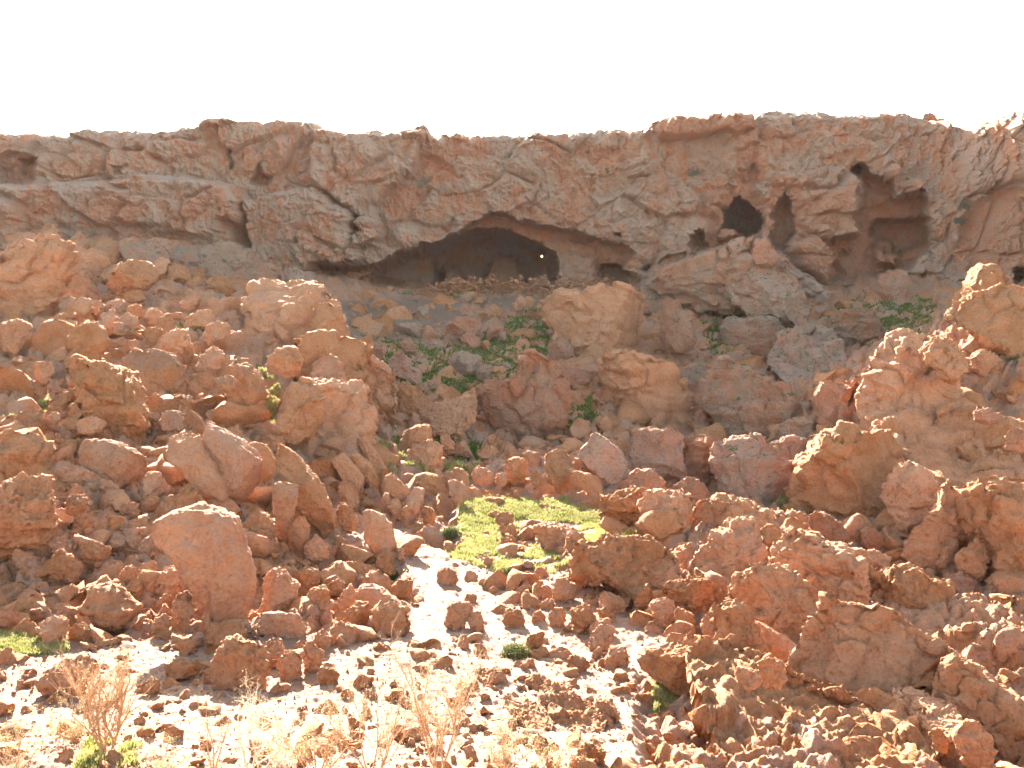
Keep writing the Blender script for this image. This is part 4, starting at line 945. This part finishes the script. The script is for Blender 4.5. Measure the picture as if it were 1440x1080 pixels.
# ------------------------------------------------------------------ the dry stone wall across the mouth of the main cave
R = np.random.default_rng(77)
base = [pebble(np.random.default_rng(700 + k), 2, 0.18) for k in range(16)]
line = [(582, 413, 67.0, 3), (620, 409, 67.3, 5), (660, 405, 67.6, 6), (705, 405, 67.8, 6), (760, 405, 67.8, 6), (810, 404, 67.6, 6), (850, 404, 67.2, 5), (885, 402, 66.6, 4), (905, 398, 66.2, 3)]
VV, FF, o = [], [], 0
for uu in np.arange(582, 905, 4.2):
    py, d, hgt = [np.interp(uu, [q[0] for q in line], [q[j] for q in line]) for j in (1, 2, 3)]
    for lay in range(int(round(hgt + R.uniform(-1, 0.8)))):
        for row in (0, 1):
            X, Y, Z = at(uu + R.uniform(-2.5, 2.5), 404, d + row * 0.35 + R.uniform(-.1, .1) - 0.05 * (hgt - lay))
            Z = relief(np.array([X]), np.array([Y]))[0][0] + 0.04 + lay * 0.19
            V, Fc = base[R.integers(16)]; s = R.uniform(0.13, 0.22); a = R.uniform(0, 6.28); ca, sa = math.cos(a), math.sin(a)
            VV.append(V @ np.array([[ca, sa, 0], [-sa, ca, 0], [0, 0, 1]]) * s + (X, Y, Z)); FF.append(Fc + o); o += len(V)
link('stone_wall', make_mesh('stone_wall', np.concatenate(VV), np.concatenate(FF), m_tan),
     'long low dry stone wall of loose stones across the mouth of the main cave', 'stone wall', None, 'thing')
for j, (uu, py, s) in enumerate([(508, 413, .33), (522, 412, .2), (534, 410, .27), (549, 411, .3), (563, 412, .22), (573, 409, .26)]):
    d = float(hit(uu, py)[0]); X, Y, Z = at(uu, py, d); Z = float(relief(np.array([X]), np.array([Y]))[0][0]); s *= 1.25
    o = bpy.data.objects.new('stone', protos[j]); COL.objects.link(o); o.location = (X, Y, Z + s * .45); o.scale = (s, s, s); o.rotation_euler = (0, 0, j)
    o['label'] = ('farthest left and biggest of the loose stones beyond the dry stone wall', 'small loose stone between the two largest beyond the wall\'s left end', 'third loose stone from the left in the row running to the wall',
                  'blocky loose stone in the middle of the row running to the wall', 'small stone second from the dry stone wall\'s left end', 'loose stone almost touching the left end of the dry stone wall')[j]; o['group'] = 'stones off the end of the dry stone wall'
    o['category'] = 'stone'; o['kind'] = 'thing'

# ------------------------------------------------------------------ grass
def leaf_mat(name, a, b, trans=0.25):
    M = NT(name); geo = M.n('ShaderNodeNewGeometry')
    c = M.mix(M.mapr(M.noise(geo.outputs['Position'], 2.5, 4, 0.6), 0.35, 0.65), a, b)
    M.l(c, M.b.inputs['Base Color'])
    tr = M.n('ShaderNodeBsdfTranslucent'); M.l(c, tr.inputs[0]); mx = M.n('ShaderNodeMixShader'); mx.inputs[0].default_value = trans
    out = [n for n in M.t.nodes if n.type == 'OUTPUT_MATERIAL'][0]
    M.l(M.b.outputs[0], mx.inputs[1]); M.l(tr.outputs[0], mx.inputs[2]); M.l(mx.outputs[0], out.inputs['Surface'])
    return M.m
m_grass = leaf_mat('grass_blades', (0.075, 0.13, 0.02), (0.13, 0.155, 0.035), 0.35)
m_straw = leaf_mat('dry_leaf', (0.44, 0.34, 0.18), (0.48, 0.39, 0.18), 0.35)
m_olive = leaf_mat('olive_leaf', (0.09, 0.11, 0.035), (0.14, 0.14, 0.05), 0.2)
m_dusk = leaf_mat('grey_green_leaf', (0.11, 0.10, 0.06), (0.15, 0.13, 0.09), 0.1)
R = np.random.default_rng(51)
U = []; 
for p in GRASS:
    q = np.array(p); area = abs(np.sum(q[:, 0] * np.roll(q[:, 1], -1) - np.roll(q[:, 0], -1) * q[:, 1])) / 2
    n = int(area * 3.4); uu = R.uniform(q[:, 0].min() - 10, q[:, 0].max() + 10, n * 2); vv = R.uniform(q[:, 1].min() - 10, q[:, 1].max() + 10, n * 2)
    k = poly_sd(uu, vv, p) > -8; U.append(np.stack([uu[k], vv[k]], 1))
U = np.concatenate(U); gx, gy = cast(U[:, 0], U[:, 1]); gy = gy + R.uniform(-.3, .3, len(gy))
gz, gg, _, _ = relief(gx, gy); k = (gg > R.uniform(0.25, 0.95, len(gg))) & (gy < 68); gx, gy, gz = gx[k], gy[k], gz[k]
n = len(gx); ang = R.uniform(0, 6.28, n); hh = R.uniform(0.04, 0.11, n) * np.clip(gy / 30, 0.8, 1.05); ww = hh * 0.28
lx, ly = R.normal(0, .5, n) * hh, R.normal(0, .5, n) * hh
A = np.stack([gx - np.cos(ang) * ww, gy - np.sin(ang) * ww, gz - .02], 1); B = np.stack([gx + np.cos(ang) * ww, gy + np.sin(ang) * ww, gz - .02], 1)
T = np.stack([gx + lx, gy + ly, gz + hh], 1)
m_lit_grass = leaf_mat('grass_blades_painted_sunlit', (0.21, 0.215, 0.06), (0.34, 0.30, 0.12), 0.3)  # yellower copy of the grass; the sunlit look is put into its colour
for near, mg in ((True, m_lit_grass), (False, m_grass)):
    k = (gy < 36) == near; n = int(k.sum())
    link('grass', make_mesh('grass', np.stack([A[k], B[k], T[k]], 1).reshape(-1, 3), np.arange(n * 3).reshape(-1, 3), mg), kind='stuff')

# ------------------------------------------------------------------ shrubs
MT = NT('twig_bark'); MT.b.inputs['Base Color'].default_value = (0.40, 0.25, 0.15, 1); m_twig = MT.m
MT = NT('bleached_twig'); MT.b.inputs['Base Color'].default_value = (0.62, 0.50, 0.38, 1); m_pale = MT.m
def tube(path, r0, r1, VV, FF, off, n=4):
    path = np.array(path); m = len(path)
    tang = np.gradient(path, axis=0); tang /= np.linalg.norm(tang, axis=1)[:, None] + 1e-9
    ref = np.array([0.3, 0.9, 0.2]); a = np.cross(tang, ref); a /= np.linalg.norm(a, axis=1)[:, None] + 1e-9; b = np.cross(tang, a)
    rr = np.linspace(r0, r1, m)[:, None]; ph = np.linspace(0, 2 * np.pi, n, endpoint=False)
    V = np.concatenate([path[:, None] + rr[:, None] * (a[:, None] * np.cos(ph)[None, :, None] + b[:, None] * np.sin(ph)[None, :, None])]).reshape(-1, 3)
    f = []
    for i in range(m - 1):
        for j in range(n):
            f.append((i * n + j, i * n + (j + 1) % n, (i + 1) * n + (j + 1) % n, (i + 1) * n + j))
    VV.append(V); FF.append(np.array(f) + off); return off + len(V)
def branches(R, h, trunks, spread, levels, wig, up, kids, r0):
    """stem paths and twig tips of one shrub"""
    paths, tips = [], []
    def grow(p, d, L, r, lev):
        k = 7; path = [p]
        for i in range(k):
            d = d + R.normal(0, wig, 3); d[2] += up * 0.12; d = d / np.linalg.norm(d)
            p = p + d * L / k; path.append(p)
            if lev >= levels - 1: tips.append(p)
        paths.append((path, r, r * 0.45 if lev < levels else r * 0.3))
        if lev < levels:
            for q in range(kids):
                j = R.integers(2, k + 1); dd = d + R.normal(0, 0.62, 3); dd[2] = dd[2] * 0.7 + 0.25 * up; dd /= np.linalg.norm(dd)
                grow(path[j], dd, L * R.uniform(0.45, 0.75), r * 0.52, lev + 1)
    for t in range(trunks):
        a = R.uniform(0, 6.28); d = np.array([math.cos(a) * spread, math.sin(a) * spread, 1.0])
        grow(np.array([math.cos(a) * .03, math.sin(a) * .03, -0.05]), d / np.linalg.norm(d), h * R.uniform(.4, .6), r0, 0)
    return paths, np.array(tips)
def shrub(label, u, v, h, seed, mt, ml, trunks=4, spread=0.6, levels=3, wig=0.16, up=0.7, kids=4, r0=0.012, leaf=0.008, per=1, dist=None, name='dry_shrub', cat='shrub', group='dry shrubs along the bottom of the view'):
    R = np.random.default_rng(seed)
    paths, tips = branches(R, h, trunks, spread, levels, wig, up, kids, r0)
    if ml is m_straw: tips = tips[R.random(len(tips)) < 0.4]; paths = [q for q in paths if q[1] > 0.0016 or R.random() < 0.75]
    VV, FF, off = [], [], 0
    for p, a, b in paths: off = tube(p, a, b, VV, FF, off)
    if dist is None:
        d = float(hit(u, min(v, 1079))[0])
        if v > 1079: d -= (v - 1079) * 0.012
    else: d = dist
    X, Y, Z = at(u, v, d)
    if dist is None: Z = float(relief(np.array([X]), np.array([Y]))[0][0])
    e = bpy.data.objects.new(name, None); COL.objects.link(e); e.location = (X, Y, Z); e.rotation_euler = (0, 0, 0)
    e['label'] = label; e['category'] = cat; e['kind'] = 'thing'
    if group: e['group'] = group
    link('stems', make_mesh('stems', np.concatenate(VV), np.concatenate(FF), mt), parent=e)
    if per:
        q = np.repeat(tips, per, 0); q = q + R.normal(0, leaf * 2.2, q.shape); n = len(q)
        a = R.normal(size=(n, 3)); a /= np.linalg.norm(a, axis=1)[:, None]; b = np.cross(a, R.normal(size=(n, 3))); b /= np.linalg.norm(b, axis=1)[:, None] + 1e-9
        s = leaf * R.uniform(.5, 1.2, (n, 1))
        V = np.stack([q - a * s, q + b * s * .45, q + a * s, q - b * s * .45], 1).reshape(-1, 3)
        link('foliage', make_mesh('foliage', V, np.arange(n * 4).reshape(-1, 4), ml), parent=e)
    return e
shrub('small leafless tree-like shrub with a forked trunk growing from green grass at lower left', 152, 1062, 1.35, 1, m_twig, m_straw, 5, .28, 3, .13, 1.0, 5, .022, 0.008, 1, name='small_tree', cat='small tree', group=None)
shrub('dense straw-coloured shrub in the bottom left corner', 25, 1085, .75, 2, m_twig, m_straw, 9, .8, 3, .2, .6, 4, .008, 0.008, 1)
shrub('brownish tangled shrub between the bottom left corner and the small tree', 92, 1050, .6, 3, m_twig, m_straw, 8, .8, 3, .22, .6, 4, .007, 0.008, 1)
shrub('low tangled straw shrub just right of the small tree', 225, 1090, .5, 4, m_twig, m_straw, 7, .9, 3, .22, .5, 4, .007, 0.008, 1)
shrub('nearly bare shrub with one long curved stem at the bottom edge', 300, 1110, 1.1, 5, m_twig, m_straw, 3, .35, 2, .12, .8, 3, .012, 0.008, 1)
shrub('bleached zigzag bare twigs in front of the dark rounded boulder', 362, 1100, 1.35, 6, m_pale, m_straw, 6, .6, 3, .30, .6, 4, .012, 0.008, 1)
shrub('yellowish feathery shrub right of the bleached bare twigs', 445, 1105, 1.0, 7, m_twig, m_straw, 6, .6, 3, .15, .8, 4, .010, 0.008, 1)
shrub('feathery straw shrub left of the tallest shrub at bottom centre', 525, 1100, 1.05, 8, m_twig, m_straw, 5, .5, 3, .15, .9, 4, .012, 0.008, 1)
shrub('tallest feathery shrub at bottom centre with a forked stem', 622, 1105, 1.5, 9, m_twig, m_straw, 4, .25, 3, .12, 1.0, 5, .014, 0.008, 1)
shrub('low yellow shrub right of the tallest one at bottom centre', 710, 1095, .8, 10, m_twig, m_straw, 7, .7, 3, .18, .7, 4, .008, 0.008, 1)
shrub('rightmost small pale shrub at the bottom edge', 775, 1085, .5, 11, m_twig, m_straw, 6, .8, 3, .2, .6, 4, .007, 0.008, 1)
shrub('grey bare thicket low between the bleached twigs and the yellowish shrub', 395, 1075, .55, 12, m_pale, m_straw, 8, 1.0, 3, .28, .4, 4, .007, 0.008, 1)
for lab, u, v, h, sd in (('round cushion of green leaves beside a crumbly stone on the sand', 725, 924, .26, 20), ('flat dark green cushion plant at the left of the path', 545, 797, .24, 21), ('small green cushion plant on the upper left bank of the path', 497, 778, .22, 22),
   ('yellow-green tuft at the top of the sand path', 634, 745, .25, 23), ('green tuft below the lone stone on the green', 712, 812, .25, 24), ('tuft growing over the bank between path and pitted rock', 748, 840, .2, 25)):
    shrub(lab, u, v, h, sd, m_twig, m_olive, 14, 1.3, 1, .2, .5, 4, .005, .022, 16, name='cushion_plant', cat='cushion plant', group='green cushion plants')
for lab, u, v, h, d, sd in (('dark twiggy bush hanging on the cliff above the main cave', 597, 262, 1.1, 70.6, 30), ('small dark bush near the rim right of the hanging one', 722, 222, .6, 72.3, 31),
   ('little dark bush on the cliff face up and left of the round cave hole', 976, 246, .6, 70.0, 32), ('small bush on the cliff right of the wide alcove', 1356, 292, .6, 62.6, 33), ('green bush below another on the cliff right of the wide alcove', 1350, 312, .5, 62.4, 34)):
    shrub(lab, u, v, h, sd, m_twig, m_dusk, 14, 1.2, 2, .28, .3, 4, .012, .02, 3, dist=d, name='cliff_bush', cat='bush', group='dark bushes rooted in the cliff face')

# ------------------------------------------------------------------ thin haze volume, added to give the veil of lens glare
bm = bmesh.new(); bmesh.ops.create_cube(bm, size=1.0)
me = bpy.data.meshes.new('haze'); bm.to_mesh(me); bm.free()
hm = bpy.data.materials.new('haze'); hm.use_nodes = True; hm.node_tree.nodes.clear()
pv = hm.node_tree.nodes.new('ShaderNodeVolumePrincipled'); pv.inputs['Density'].default_value = 0.00005
pv.inputs['Color'].default_value = (0.95, 0.93, 0.95, 1); pv.inputs['Anisotropy'].default_value = 0.35
ho = hm.node_tree.nodes.new('ShaderNodeOutputMaterial'); hm.node_tree.links.new(pv.outputs[0], ho.inputs['Volume'])
me.materials.append(hm)
hz = link('haze', me, kind='stuff', loc=(0, 20, 2.5)); hz.scale = (2600, 500, 26)
